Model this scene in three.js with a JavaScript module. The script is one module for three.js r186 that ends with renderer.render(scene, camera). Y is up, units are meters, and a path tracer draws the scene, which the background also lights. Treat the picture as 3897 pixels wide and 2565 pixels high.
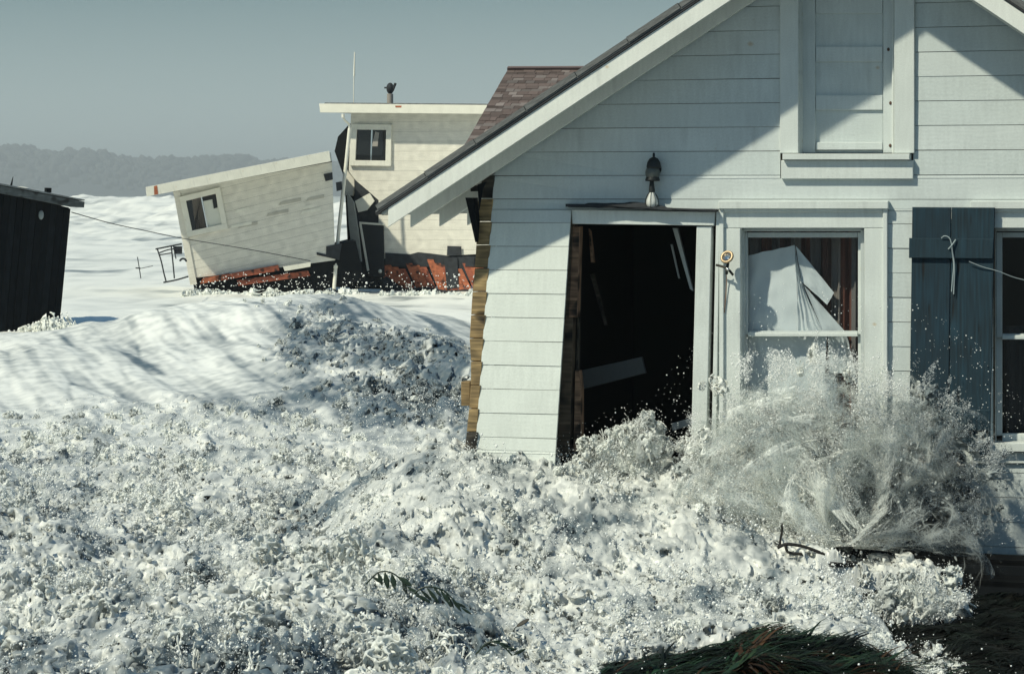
import * as THREE from 'three';
import { mergeGeometries, mergeVertices } from 'three/addons/utils/BufferGeometryUtils.js';

// ------------------------------------------------------------------ camera, sky, sun, exposure
const F = 9600, CX = 1948.5, HY = 740, IW = 3897, IH = 2565, EYE = 2.9;
const scene = new THREE.Scene();
const camera = new THREE.PerspectiveCamera(2 * Math.atan(IH / 2 / F) * 180 / Math.PI, 1024 / 673, 0.1, 9000);
camera.position.set(0, EYE, 0);
camera.lookAt(0, EYE, -10);
camera.setViewOffset(1024, 673, 0, 673 * (IH / 2 - HY) / IH, 1024, 673);   // a falling front: level camera, sunken lens
camera.updateProjectionMatrix();

const renderer = new THREE.WebGLRenderer({ antialias: true });
renderer.setSize(1024, 673);
renderer.toneMapping = THREE.LinearToneMapping;
renderer.toneMappingExposure = 1;
renderer.shadowMap.enabled = true;

{ // hazy sky: pale near the horizon, deeper blue grey above
  const w = 512, h = 1024, d = new Float32Array(w * h * 4);
  const stops = [[-90, .18, .23, .26], [-2, .5, .61, .59], [0, .515, .63, .605], [2, .41, .52, .51], [4.5, .21, .318, .336], [12, .11, .205, .30], [40, .075, .18, .315], [90, .06, .165, .32]];
  for (let j = 0; j < h; j++) {
    const el = -90 + 180 * (j + .5) / h;
    let k = 0; while (k < stops.length - 2 && el > stops[k + 1][0]) k++;
    const a = stops[k], b = stops[k + 1], t = Math.min(1, Math.max(0, (el - a[0]) / (b[0] - a[0])));
    for (let i = 0; i < w; i++) for (let c = 0; c < 4; c++) d[(j * w + i) * 4 + c] = c < 3 ? a[c + 1] + (b[c + 1] - a[c + 1]) * t : 1;
  }
  const t = new THREE.DataTexture(d, w, h, THREE.RGBAFormat, THREE.FloatType);
  t.mapping = THREE.EquirectangularReflectionMapping; t.magFilter = t.minFilter = THREE.LinearFilter; t.needsUpdate = true;
  scene.background = t; scene.environment = t;
}
const ALPHA = 17 * Math.PI / 180;                    // the facade is turned 17 degrees, its right end nearer
const sun = new THREE.DirectionalLight(new THREE.Color(1, .962, .77), 4.2);
{
  const sx = -.49, sy = .85, sz = .6;                // towards the sun, in the facade's own frame
  const U = new THREE.Vector3(Math.cos(ALPHA), 0, Math.sin(ALPHA)), N = new THREE.Vector3(-Math.sin(ALPHA), 0, Math.cos(ALPHA));
  const s = U.multiplyScalar(sx).addScaledVector(N, sz).add(new THREE.Vector3(0, sy, 0)).normalize();
  sun.target.position.set(0, 0, -30); sun.position.copy(s.multiplyScalar(120)).add(sun.target.position);
  sun.castShadow = true; sun.shadow.radius = 3; sun.shadow.mapSize.set(4096, 4096);
  Object.assign(sun.shadow.camera, { left: -40, right: 40, top: 50, bottom: -50, near: 1, far: 300 });
  scene.add(sun, sun.target);
}
scene.fog = new THREE.FogExp2(0xe2eaee, 0.0003);

// ------------------------------------------------------------------ helpers
let seed = 1977;
const rnd = () => { seed |= 0; seed = seed + 0x6D2B79F5 | 0; let t = Math.imul(seed ^ seed >>> 15, 1 | seed); t = t + Math.imul(t ^ t >>> 7, 61 | t) ^ t; return ((t ^ t >>> 14) >>> 0) / 4294967296; };
const rr = (a, b) => a + (b - a) * rnd();
const clamp = (x, a = 0, b = 1) => Math.min(b, Math.max(a, x));
const sm = (a, b, x) => { const t = clamp((x - a) / (b - a)); return t * t * (3 - 2 * t); };
const PERM = new Uint8Array(512);
{ const p = [...Array(256).keys()]; for (let i = 255; i > 0; i--) { const j = Math.floor(rnd() * (i + 1));[p[i], p[j]] = [p[j], p[i]]; } for (let i = 0; i < 512; i++) PERM[i] = p[i & 255]; }
function grad(h, x, y, z) { h &= 15; const u = h < 8 ? x : y, v = h < 4 ? y : h === 12 || h === 14 ? x : z; return ((h & 1) ? -u : u) + ((h & 2) ? -v : v); }
function noise(x, y, z = 0) {
  const fx = Math.floor(x), fy = Math.floor(y), fz = Math.floor(z), X = fx & 255, Y = fy & 255, Z = fz & 255;
  x -= fx; y -= fy; z -= fz;
  const u = x * x * x * (x * (x * 6 - 15) + 10), v = y * y * y * (y * (y * 6 - 15) + 10), w = z * z * z * (z * (z * 6 - 15) + 10);
  const A = PERM[X] + Y, AA = PERM[A] + Z, AB = PERM[A + 1] + Z, B = PERM[X + 1] + Y, BA = PERM[B] + Z, BB = PERM[B + 1] + Z;
  const L = (a, b, t) => a + (b - a) * t;
  return L(L(L(grad(PERM[AA], x, y, z), grad(PERM[BA], x - 1, y, z), u), L(grad(PERM[AB], x, y - 1, z), grad(PERM[BB], x - 1, y - 1, z), u), v),
    L(L(grad(PERM[AA + 1], x, y, z - 1), grad(PERM[BA + 1], x - 1, y, z - 1), u), L(grad(PERM[AB + 1], x, y - 1, z - 1), grad(PERM[BB + 1], x - 1, y - 1, z - 1), u), v), w);
}
const fbm = (x, y, z, o) => { let s = 0, a = 1, n = 0; for (let i = 0; i < o; i++) { s += a * noise(x, y, z + i * 7.3); n += a; a *= .5; x *= 2.03; y *= 2.03; z *= 1.01; } return s / n; };

const used = {};
function named(o, name) { const n = used[name] = (used[name] ?? -1) + 1; o.name = n ? `${name}_${String(n).padStart(3, '0')}` : name; return o; }
function tag(o, label, category, group) { o.userData.label = label; if (category) o.userData.category = category; if (group) o.userData.group = group; return o; }
function shadows(o) { o.castShadow = o.receiveShadow = true; return o; }
function mesh(name, geo, mat, parent, top) { const m = shadows(new THREE.Mesh(geo, mat)); if (top) named(m, name); else m.name = partName(parent, name); parent.add(m); return m; }
function partName(parent, name) { const k = parent.userData._n ??= {}; const n = k[name] = (k[name] ?? -1) + 1; return n ? `${name}_${String(n).padStart(3, '0')}` : name; }
function grp(name, parent) { const g = new THREE.Group(); g.name = partName(parent, name); parent.add(g); return g; }
function thing(name, label, category, pos, rot = [0, 0, 0], group) {
  const g = named(new THREE.Group(), name); g.position.set(...pos); g.rotation.set(...rot); scene.add(g); g.updateMatrixWorld(true); return tag(g, label, category, group);
}
// the point of a thing's own plane z = w that stands at a place of the survey photograph
const _inv = new THREE.Matrix4(), _c = new THREE.Vector3(), _r = new THREE.Vector3();
function on(g, px, py, w = 0) {
  g.updateWorldMatrix(true, false); _inv.copy(g.matrixWorld).invert();
  _c.set(0, EYE, 0).applyMatrix4(_inv); _r.set((px - CX) / F, EYE - (py - HY) / F, -1).applyMatrix4(_inv).sub(_c);
  const t = (w - _c.z) / _r.z; return [_c.x + _r.x * t, _c.y + _r.y * t];
}
const world = (px, py, d) => new THREE.Vector3((px - CX) / F * d, EYE - (py - HY) / F * d, -d);
function prism(pts, w0, w1, bev = 0) {               // a flat piece of any outline with thickness (local metres)
  const s = new THREE.Shape(pts.map(p => new THREE.Vector2(p[0], p[1])));
  const b = Math.min(bev, (w1 - w0) * .4);
  const g = new THREE.ExtrudeGeometry(s, { depth: w1 - w0 - 2 * b, bevelEnabled: b > 0, bevelSize: b, bevelThickness: b, bevelOffset: -b, bevelSegments: 1, steps: 1 });
  g.translate(0, 0, w0 + b); return g;
}
function slab(name, g, pts, w0, w1, mat, parent = g, bev = .004) { return mesh(name, prism(pts.map(p => on(g, p[0], p[1], w1)), w0, w1, bev), mat, parent); }
const rectPts = (x0, y0, x1, y1) => [[x0, y1], [x1, y1], [x1, y0], [x0, y0]];
function rect(name, g, x0, y0, x1, y1, w0, w1, mat, parent, bev) { return slab(name, g, rectPts(x0, y0, x1, y1), w0, w1, mat, parent ?? g, bev); }
function tube(pts, r, seg = 24, rad = 6, taper) {
  const c = new THREE.CatmullRomCurve3(pts.map(p => p.isVector3 ? p : new THREE.Vector3(...p)));
  const g = new THREE.TubeGeometry(c, seg, r, rad, false);
  if (taper) { const P = g.attributes.position, q = new THREE.Vector3(), ctr = new THREE.Vector3(); for (let i = 0; i <= seg; i++) { c.getPointAt(i / seg, ctr); const k = taper(i / seg); for (let j = 0; j <= rad; j++) { const id = i * (rad + 1) + j; q.fromBufferAttribute(P, id).sub(ctr).multiplyScalar(k).add(ctr); P.setXYZ(id, q.x, q.y, q.z); } } g.computeVertexNormals(); }
  return g;
}
function bar(a, b, w, h) { const A = new THREE.Vector3(...a), B = new THREE.Vector3(...b), g = new THREE.BoxGeometry(w, A.distanceTo(B), h); g.applyQuaternion(new THREE.Quaternion().setFromUnitVectors(new THREE.Vector3(0, 1, 0), B.clone().sub(A).normalize())); const m = A.add(B).multiplyScalar(.5); return g.translate(m.x, m.y, m.z); }

// ------------------------------------------------------------------ materials
function tex(n, fn, srgb = true) {
  const d = new Uint8Array(n * n * 4);
  for (let j = 0; j < n; j++) for (let i = 0; i < n; i++) { const c = fn(i / n, j / n); for (let k = 0; k < 3; k++) d[(j * n + i) * 4 + k] = clamp(c[k], 0, 1) * 255; d[(j * n + i) * 4 + 3] = 255; }
  const t = new THREE.DataTexture(d, n, n); t.wrapS = t.wrapT = THREE.RepeatWrapping; t.magFilter = THREE.LinearFilter; t.minFilter = THREE.LinearMipmapLinearFilter; t.generateMipmaps = true;
  if (srgb) t.colorSpace = THREE.SRGBColorSpace; t.needsUpdate = true; return t;
}
// tileable noise on a torus-ish blend
const tn = (u, v, fx, fy, s) => { const a = noise(u * fx, v * fy, s), b = noise((u - 1) * fx, v * fy, s), c = noise(u * fx, (v - 1) * fy, s), d = noise((u - 1) * fx, (v - 1) * fy, s); return (a * (1 - u) + b * u) * (1 - v) + (c * (1 - u) + d * u) * v; };
const paintTex = tex(512, (u, v) => { const n = tn(u, v, 4, 4, 1) * .05 + tn(u, v, 40, 6, 2) * .035 + tn(u, v, 90, 90, 3) * .04; const rust = clamp((tn(u, v, 14, 14, 9) - .52) * 5) * .5, st = clamp((tn(u, v, 18, 3, 5) - .3) * 1.2) * .1; const b = .93 + n - st; return [b - rust * .15, b - rust * .35, b - rust * .55]; });
const paintBump = tex(512, (u, v) => { const g = .5 + .25 * tn(u, v, 6, 70, 4) + .3 * tn(u, v, 60, 60, 6); return [g, g, g]; }, false);
const woodTex = tex(512, (u, v) => { const n = tn(u, v, 4, 50, 1) * .35 + tn(u, v, 9, 9, 2) * .25; const dk = clamp((tn(u, v, 6, 6, 7) - .15) * 4) * .5; const b = .8 + n - dk; return [b, b, b]; });
const woodTexV = tex(512, (u, v) => { const n = tn(u, v, 60, 3, 31) * .3 + tn(u, v, 9, 5, 32) * .2; const dk = clamp((tn(u, v, 22, 4, 37) - .32) * 5) * .45; const b = .85 + n - dk; return [b, b, b]; });
const roughTex = tex(256, (u, v) => { const n = tn(u, v, 6, 6, 11) * .3 + tn(u, v, 30, 30, 12) * .25; const b = .82 + n; return [b, b, b]; });
const streakTex = tex(512, (u, v) => { const n = tn(u, v, 3, 40, 21) * .06 + tn(u, v, 5, 5, 22) * .08 + tn(u, v, 30, 30, 3) * .05; const b = .92 + n; return [b, b * .995, b * .98]; });
const std = (r, g, b, o = {}) => new THREE.MeshStandardMaterial({ color: new THREE.Color().setRGB(r, g, b), roughness: .75, side: THREE.DoubleSide, ...o });
const matt = (r, g, b, o = {}) => new THREE.MeshPhysicalMaterial({ color: new THREE.Color().setRGB(r, g, b), roughness: .9, specularIntensity: .15, side: THREE.DoubleSide, ...o });
const M = {
  barge: std(.9, .92, .86, { map: paintTex, roughness: .5 }),
  stripLit: std(.78, .83, .785, { map: paintTex, bumpMap: paintBump, bumpScale: .002, roughness: .5 }),  // lighter copy of white: the strip's tilt to the sun put into colour
  white: std(.68, .74, .735, { map: paintTex, bumpMap: paintBump, bumpScale: .002, roughness: .55 }),
  white2: std(.65, .715, .71, { map: paintTex, bumpMap: paintBump, bumpScale: .002, roughness: .55 }),
  trim: std(.75, .8, .775, { map: paintTex, bumpMap: paintBump, bumpScale: .0015, roughness: .5 }),
  trimDull: std(.55, .6, .6, { map: paintTex, roughness: .6 }),
  sheath: std(.16, .12, .08, { map: woodTex }),
  wood: std(.43, .3, .14, { map: woodTex, bumpMap: woodTex, bumpScale: .004 }),
  wood2: std(.38, .26, .12, { map: woodTex, bumpMap: woodTex, bumpScale: .004 }),
  woodDark: std(.07, .06, .045, { map: woodTex, bumpMap: woodTex, bumpScale: .004 }),
  stud: std(.4, .24, .15, { map: woodTex }),
  black: matt(.01, .012, .014),
  tar: std(.03, .036, .044, { map: roughTex, roughness: .85 }),
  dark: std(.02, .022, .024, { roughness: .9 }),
  roofEdge: std(.2, .21, .21, { map: roughTex }),
  roofDark: std(.035, .04, .045, { map: roughTex }),
  soffit: std(.55, .58, .56, { map: paintTex }),
  blue: std(.007, .034, .056, { map: woodTexV, bumpMap: woodTexV, bumpScale: .003, roughness: .85 }),
  blue2: std(.009, .038, .06, { map: woodTexV, bumpMap: woodTexV, bumpScale: .003, roughness: .85 }),
  brass: std(.42, .31, .19, { metalness: .5, roughness: .4 }),
  chrome: std(.75, .76, .76, { metalness: 1, roughness: .18 }),
  iron: std(.02, .024, .025, { metalness: .4, roughness: .5 }),
  glass: new THREE.MeshPhysicalMaterial({ color: 0xffffff, transmission: 1, thickness: 0, roughness: .02, ior: 1.18, side: THREE.DoubleSide }),
  bulb: new THREE.MeshPhysicalMaterial({ color: 0xf4f6f2, transmission: .35, thickness: 0, roughness: .15, ior: 1.5, side: THREE.DoubleSide }),
  cloth: std(.5, .56, .58, { roughness: .9 }),
  beige: std(.84, .815, .74, { map: streakTex }),
  beige2: std(.82, .795, .72, { map: streakTex }),
  cream: std(.86, .84, .73, { map: paintTex }),
  orange: std(.58, .17, .075, { map: woodTex }),
  orange2: std(.45, .12, .06, { map: woodTex }),
  shed: matt(.006, .009, .012, { map: woodTexV }),
  shed2: matt(.010, .014, .018, { map: woodTexV }),
  foam: new THREE.MeshPhysicalMaterial({ vertexColors: true, roughness: .42, side: THREE.DoubleSide }),
  froth: new THREE.MeshPhysicalMaterial({ vertexColors: true, roughness: 1, transmission: .38, thickness: 0, side: THREE.DoubleSide }),
  drop: std(1, 1, 1, { roughness: .3 }),
};

// ------------------------------------------------------------------ ground levels and water heights
const gauss = (x, s) => Math.exp(-x * x / (2 * s * s));
function segDist(x, z, ax, az, bx, bz) { const dx = bx - ax, dz = bz - az, t = clamp(((x - ax) * dx + (z - az) * dz) / (dx * dx + dz * dz)); return [Math.hypot(x - ax - dx * t, z - az - dz * t), t, (x - ax) * dz - (z - az) * dx]; }
// dry land: the grassy mound in front and the dark lawn by the house
function land(x, z) {
  const d = -z, front = 1 - sm(14.5, 15.5, d);
  const mound = (.24 * Math.exp(-Math.pow((x - .9) / .62, 4)) + .38 * Math.exp(-Math.pow(Math.abs(x - 1.76) / .5, 2.2))) * front * (.75 + .25 * sm(13, 14.4, d));
  const lawn = .06 * sm(2.2, 2.9, x) * (1 - sm(19, 20.5, d));
  return -.03 + mound + lawn + .03 * noise(x * 1.3, z * 1.3, 4) + (.025 + .05 * mound / .38) * noise(x * 4, z * 3, 6);
}
function wet(x, z) {                                 // 1 where the surf runs, 0 on the dry grass
  const d = -z, n = .22 * noise(x * 1.6, z * 1.6, 8) + .1 * noise(x * 5, z * 5, 9);
  const m = Math.pow(Math.abs(x - 1.38) / (.98 - .1 * (d - 14)), 4) + Math.pow(Math.max(0, d - 14.35) / .75, 4) + n * 1.6;   // the mound stays dry
  let w = sm(.75, 1.15, m);
  const right = 1 - sm(2.05, 2.75, x + n * .7 - .3 * sm(14.5, 13, d) + (d > 18.4 ? -3 * sm(18.2, 18.8, d) : 0));
  return Math.min(w, right);
}
const ridges = [                                     // ax, az, bx, bz, height, width behind, width in front
  [-6.9, -36, -4.0, -41.5, .5, 3.0, 4.5], [-4.0, -41.5, -.4, -31.5, .8, 2.2, 3.0], [-8, -31, -3.4, -27, .22, 1.6, 2.4],
];
const torn = (x, z) => { const d = -z, q = Math.hypot((x + 1.5 + .2 * (d - 33)) / (1.9 + .03 * (33 - d)), (d - 32) / 9) + .45 * noise(x * .9, z * .4, 77) + .2 * noise(x * 2.5, z * 1.1, 78); return sm(1.1, .3, q); };   // the torn face of the hump
function rough(x, z) {                               // how broken the water is
  const d = -z;
  const r = 1 - sm(21.5, 32.5, d + .25 * (x + 3) + 3.4 * noise(x * .55, z * .22, 3) + 1.5 * noise(x * 1.7, z * .6, 4));
  return Math.max(r, torn(x, z) * .95);
}
function swell(x, z) {
  const d = -z, al = x * .3 + z * .954, ac = x * .954 - z * .3;
  let h = .12 + .1 * noise(x * .25, z * .12, 1);
  for (const [ax, az, bx, bz, hh, wb, wf] of ridges) { const [q, t, side] = segDist(x, z, ax, az, bx, bz); h += hh * gauss(q, side > 0 ? wf : wb) * (.85 + .3 * noise(t * 3, ax)); }
  h += .18 * sm(30, 20, d) * sm(1.5, -1.5, x);
  h += (.11 * noise(ac * .8, al * .16, 2) + .05 * noise(ac * 2.1, al * .4, 2.5)) * sm(60, 40, d);
  h += (.58 * gauss(d - 20.2, 1.1) + .12 * gauss(d - 18.6, .8)) * sm(-1.9, -.5, x) * (1 - sm(1.2, 2.2, x));       // heaped against the house
  h += .14 * noise(x * .7, z * .45, 12) * sm(27, 20, d);
  return h;
}
function surf(x, z) {
  const r = rough(x, z), d = -z, al = x * .3 + z * .954, ac = x * .954 - z * .3;
  let h = swell(x, z);
  h += r * (.17 * noise(x * 1.5, z * 1.0, 12.5) + .16 * (Math.abs(noise(x * 2.4, z * 1.7, 13)) - .3));
  if (r > .05) { const b = Math.abs(noise(x * 5.5, z * 4.6, 14)), c = Math.abs(noise(x * 12, z * 10, 15)), e = Math.abs(noise(x * 27, z * 24, 16)); h += r * (.11 * (b - .25) + .05 * (c - .25) + .022 * (e - .25)); }
  h += (1 - r) * (.03 * noise(ac * 2.6, al * .5, 5) + .016 * noise(ac * 7, al * 1.4, 6) + .009 * noise(x * 14, z * 7, 6));
  const w = wet(x, z);
  return h * w + (land(x, z) - .12) * (1 - w);
}
// how white the water is, from aeration and shade put into colour: 1 white foam, 0 dark sea
function foamAt(x, z) {
  const r = rough(x, z), d = -z, al = x * .3 + z * .954, ac = x * .954 - z * .3;
  const q = fbm(x * 1.5, z * .62, 33, 3), q2 = noise(x * 5, z * 2.6, 34);
  let f = .98 - .35 * r * (1 - .35 * sm(.1, .4, noise(x * 1.1, z * .45, 47)));  // broken water drawn darker: its self-shadowing and translucency put into the colour
  f -= r * .58 * sm(-.02, .42, q + .32 * q2 + .34 * sm(16.5, 13.2, d) * sm(.8, -1.2, x) - .1 * sm(0, 1.5, x));  // random patches; lower-left foreground also darkened, its facing to the light put into colour
  f -= (1 - r) * (.7 * sm(.2, .4, noise(ac * 3.2, al * .2, 31)) * sm(-.1, .2, noise(ac * .7, al * .22, 36)) + .36 * sm(.07, .0, Math.abs(noise(ac * 1.7, al * .16, 8))) * sm(-.3, .2, noise(ac, al * .3, 44)) + .3 * sm(-.1, .4, noise(ac * 1.1, al * .12, 32)) + .28 * sm(.0, .4, noise(ac * 6, al * .35, 38)) + .16 * sm(0, .4, noise(ac * 17, al * 1.4, 43))) * sm(56, 36, d);
  f -= torn(x, z) * .75 * sm(-.4, .15, noise(x * 1.6, z * .6, 35) + .5 * q2 + .3 * noise(x * 12, z * 5, 39));  // torn face: less aerated water, plus shade of the right-facing slope painted in
  return clamp(f, .02, 1);
}
const foamCol = (f, c = []) => { const k = Math.pow(f, 1.25); c[0] = .085 + .825 * k; c[1] = .118 + .792 * k; c[2] = .142 + .712 * k; return c; };
function sheet(name, x0, x1, z0, z1, nx, nz, hf, cf, mat, chop = 0) {
  const P = new Float32Array((nx + 1) * (nz + 1) * 3), C = cf ? new Float32Array(P.length) : null, I = new Uint32Array(nx * nz * 6); let p = 0, q = 0; const c = [];
  for (let j = 0; j <= nz; j++) for (let i = 0; i <= nx; i++) {
    const x = x0 + (x1 - x0) * i / nx, z = z0 + (z1 - z0) * j / nz;
    let dx = 0, dz = 0; if (chop) { const k = chop * rough(x, z); dx = k * (noise(x * 5, z * 5, 51) * .09 + noise(x * 13, z * 13, 53) * .05); dz = k * (noise(x * 5, z * 5, 57) * .09 + noise(x * 13, z * 13, 59) * .05); }
    P[p] = x + dx; P[p + 1] = hf(x, z); P[p + 2] = z + dz;
    if (cf) { cf(x, z, c); C[p] = c[0]; C[p + 1] = c[1]; C[p + 2] = c[2]; } p += 3;
  }
  for (let j = 0; j < nz; j++) for (let i = 0; i < nx; i++) { const a = j * (nx + 1) + i, b = a + 1, e = a + nx + 1, f = e + 1; I[q++] = a; I[q++] = b; I[q++] = e; I[q++] = b; I[q++] = f; I[q++] = e; }
  const g = new THREE.BufferGeometry(); g.setAttribute('position', new THREE.BufferAttribute(P, 3)); if (C) g.setAttribute('color', new THREE.BufferAttribute(C, 3)); g.setIndex(new THREE.BufferAttribute(I, 1)); g.computeVertexNormals();
  return mesh(name, g, mat, scene, true);
}

// ------------------------------------------------------------------ setting: ground, sea, hills
const structure = (o, label) => { o.userData.kind = 'structure'; if (label) o.userData.label = label; return o; };
structure(sheet('ground', -40, 40, -8, -60, 400, 260, (x, z) => land(x, z) - .02, null, matt(.005, .006, .005, { map: roughTex })), 'dark wet lawn soil under the grass and the surf');
{ // far sea out to the horizon
  const g = new THREE.PlaneGeometry(9000, 7000, 1, 1); g.rotateX(-Math.PI / 2); g.translate(0, -.6, -3550);
  structure(mesh('sea', g, std(.55, .58, .54, { roughness: .6 }), scene, true), 'pale sea reaching the foot of the distant hills');
}
{ // breakers behind the houses
  const o = sheet('breakers', -75, 75, -400, -58, 360, 520, (x, z) => { const d = -z; const a = sm(88, 150, d); return .02 + a * (.6 + (1.3 + 2.2 * sm(150, 260, d)) * Math.max(0, noise(x * .025, z * .03, 61) + .1) + .6 * (.4 - Math.abs(noise(x * .05, z * .09, 62))) + .45 * noise(x * .3, z * .3, 63) + .2 * noise(x * .9, z * .6, 67)) + .14 * noise(x * .5, z * .35, 64) + .07 * noise(x * 1.6, z * .9, 68) - 1.2 * sm(380, 400, d) - .8 * (1 - sm(58, 61, d)) - .1 * gauss(d - 76, 6); },
    (x, z, c) => foamCol(clamp(.97 - .6 * sm(.1, .45, noise(x * .09, z * .25, 65)) * sm(-.25, .3, noise(x * .6, z * .3, 66)) - .18 * sm(0, .4, noise(x * 1.2, z * .6, 69))), c), M.foam);
  structure(o, 'white broken surf between the tilted house and the hills');
}
const zone = (x, d, x0, x1, d0, d1, m) => sm(x0, x0 + m, x) * sm(x1, x1 - m, x) * sm(d0, d0 + m, d) * sm(d1, d1 - m, d);
const midSea = sheet('surf_wave', -17, 3.2, -62, -12.5, 240, 400, (x, z) => surf(x, z) - .5 * sm(59, 62, -z) - .4 * Math.max(zone(x, -z, -10.6, .1, 20.9, 46.4, .5), zone(x, -z, -5.1, 3.4, 12.6, 21.6, .3)), (x, z, c) => foamCol(foamAt(x, z), c), M.foam);
structure(midSea, 'dark and foaming water running in past the house');
// the broken water itself: a closed skin with hollows, overhangs and loose gouts
function liquid(name, x0, x1, d0, d1, dx, dz, s0, s1, ds, k) {
  const nx = Math.round((x1 - x0) / dx), nz = Math.round((d1 - d0) / dz), ny = Math.round((s1 - s0) / ds), X = nx + 1, Y = ny + 1, Z = nz + 1;
  const S = new Float32Array(X * Y * Z), base = new Float32Array(X * Z), at = (i, j, l) => (l * Y + j) * X + i;
  for (let l = 0; l < Z; l++) for (let i = 0; i < X; i++) {
    const x = x0 + i * dx, z = -d0 - l * dz, w = wet(x, z), r = rough(x, z) * w, al = x * .3 + z * .954, ac = x * .954 - z * .3;
    const h = (swell(x, z) + (1 - r) * (.02 * noise(ac * 2.6, al * .2, 5) + .014 * noise(ac * 8, al * .5, 6) + .02 * Math.max(0, .12 - Math.abs(noise(ac * 1.7, al * .16, 8))) * -6 + .006 * noise(ac * 20, al * 2, 6))) * w + (land(x, z) - .14) * (1 - w);
    base[l * X + i] = h;
    const edge = i === 0 || i === nx || l === 0 || l === nz;
    for (let j = 0; j < Y; j++) {
      const y = s0 + j * ds; let v = -1;
      if (!edge && j > 0 && j < ny) {
        v = -y;
        if (r > .03 && y > -.2 && y < .36) {
          const e = k(x, z), f = 1.7 - .42 * (e - .6), p = ac, o = al * .78, a = noise(p * 1.9, y * 2.2, o * 1.25), b = noise(p * 3.4 * f + a, y * 3.4 * f, o * 2.5 * f + 40);
          v += r * (.16 * a + .16 * (Math.abs(b) - .22) * e);
          if (v > -.24 && v < .24) { const c = noise(p * 7.5 * f + b, y * 7.5 * f, o * 5 * f + 80); v += r * .11 * (Math.abs(c) - .22) * e; if (v > -.1 && v < .1) v += r * (.07 * noise(p * 19 + c, y * 19, o * 13 + 90) + .04 * noise(p * 40, y * 40, o * 28 + 7)); }
        }
        if (y < -.2) v = Math.max(v, .05);
      } else if (!edge && j === 0) v = .2;
      S[at(i, j, l)] = v;
    }
  }
  const id = new Int32Array(X * Y * Z).fill(-1), P = [], C = [], I = [], c = [];
  const E = []; for (let b = 0; b < 2; b++) for (let d = 0; d < 2; d++) E.push([0, b, d, 1, b, d], [b, 0, d, b, 1, d], [b, d, 0, b, d, 1]);
  for (let l = 0; l < nz; l++) for (let j = 0; j < ny; j++) for (let i = 0; i < nx; i++) {
    const o = at(i, j, l); let pos = 0; for (let q = 0; q < 8; q++) if (S[o + (q & 1) + (q & 2 ? X : 0) + (q & 4 ? X * Y : 0)] > 0) pos++;
    if (pos === 0 || pos === 8) continue;
    let x = 0, y = 0, z = 0, m = 0;
    for (const e of E) { const u = S[at(i + e[0], j + e[1], l + e[2])], v = S[at(i + e[3], j + e[4], l + e[5])]; if (u > 0 !== v > 0) { const t = u / (u - v); x += e[0] + (e[3] - e[0]) * t; y += e[1] + (e[4] - e[1]) * t; z += e[2] + (e[5] - e[2]) * t; m++; } }
    x = i + x / m; y /= m; z = l + z / m; id[o] = P.length / 3;
    const ii = Math.min(nx - 1, Math.floor(x)), ll = Math.min(nz - 1, Math.floor(z)), fx = x - ii, fz = z - ll, q = ll * X + ii, h = (base[q] * (1 - fx) + base[q + 1] * fx) * (1 - fz) + (base[q + X] * (1 - fx) + base[q + X + 1] * fx) * fz;
    const wx = x0 + x * dx, wy = s0 + (j + y) * ds, wz = -d0 - z * dz; P.push(wx, h + wy, wz);
    foamCol(clamp(foamAt(wx, wz) + .3 * noise(wx * 4, wy * 5, wz * 4) + .15 * noise(wx * 13, wy * 13, wz * 12) + .22 * rough(wx, wz) * noise(wx * 31, wy * 31, wz * 26), .02, 1), c); C.push(c[0], c[1], c[2]);
  }
  const quad = (a, b, d, e, f) => { if (a < 0 || b < 0 || d < 0 || e < 0) return; f ? I.push(a, b, d, a, d, e) : I.push(a, d, b, a, e, d); };
  for (let l = 1; l < nz; l++) for (let j = 1; j < ny; j++) for (let i = 1; i < nx; i++) {
    const o = at(i, j, l), s = S[o] > 0;
    if (s !== S[o + 1] > 0) quad(id[o - X - X * Y], id[o - X * Y], id[o], id[o - X], !s);
    if (s !== S[o + X] > 0) quad(id[o - 1 - X * Y], id[o - 1], id[o], id[o - X * Y], !s);
    if (s !== S[o + X * Y] > 0) quad(id[o - 1 - X], id[o - X], id[o], id[o - 1], !s);
  }
  const g = new THREE.BufferGeometry(); g.setAttribute('position', new THREE.Float32BufferAttribute(P, 3)); g.setAttribute('color', new THREE.Float32BufferAttribute(C, 3)); g.setIndex(I); g.computeVertexNormals();
  console.log(name, I.length / 3); return mesh(name, g, M.foam, scene, true);
}
structure(liquid('surf_foam', -5.1, 3.4, 12.6, 21.6, .0155, .032, -.3, .42, .018, (x, z) => .75 + .6 * sm(18.5, 14.5, -z) * sm(.5, -1, x)), 'churning white foam flooding the ground in front of the house');
structure(liquid('surf_hump', -10.6, .1, 20.9, 46.4, .03, .085, -.3, .36, .028, (x, z) => .85 + .4 * sm(24, 30, -z)), 'smooth streaked hump of foaming water with a torn face');
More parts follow.
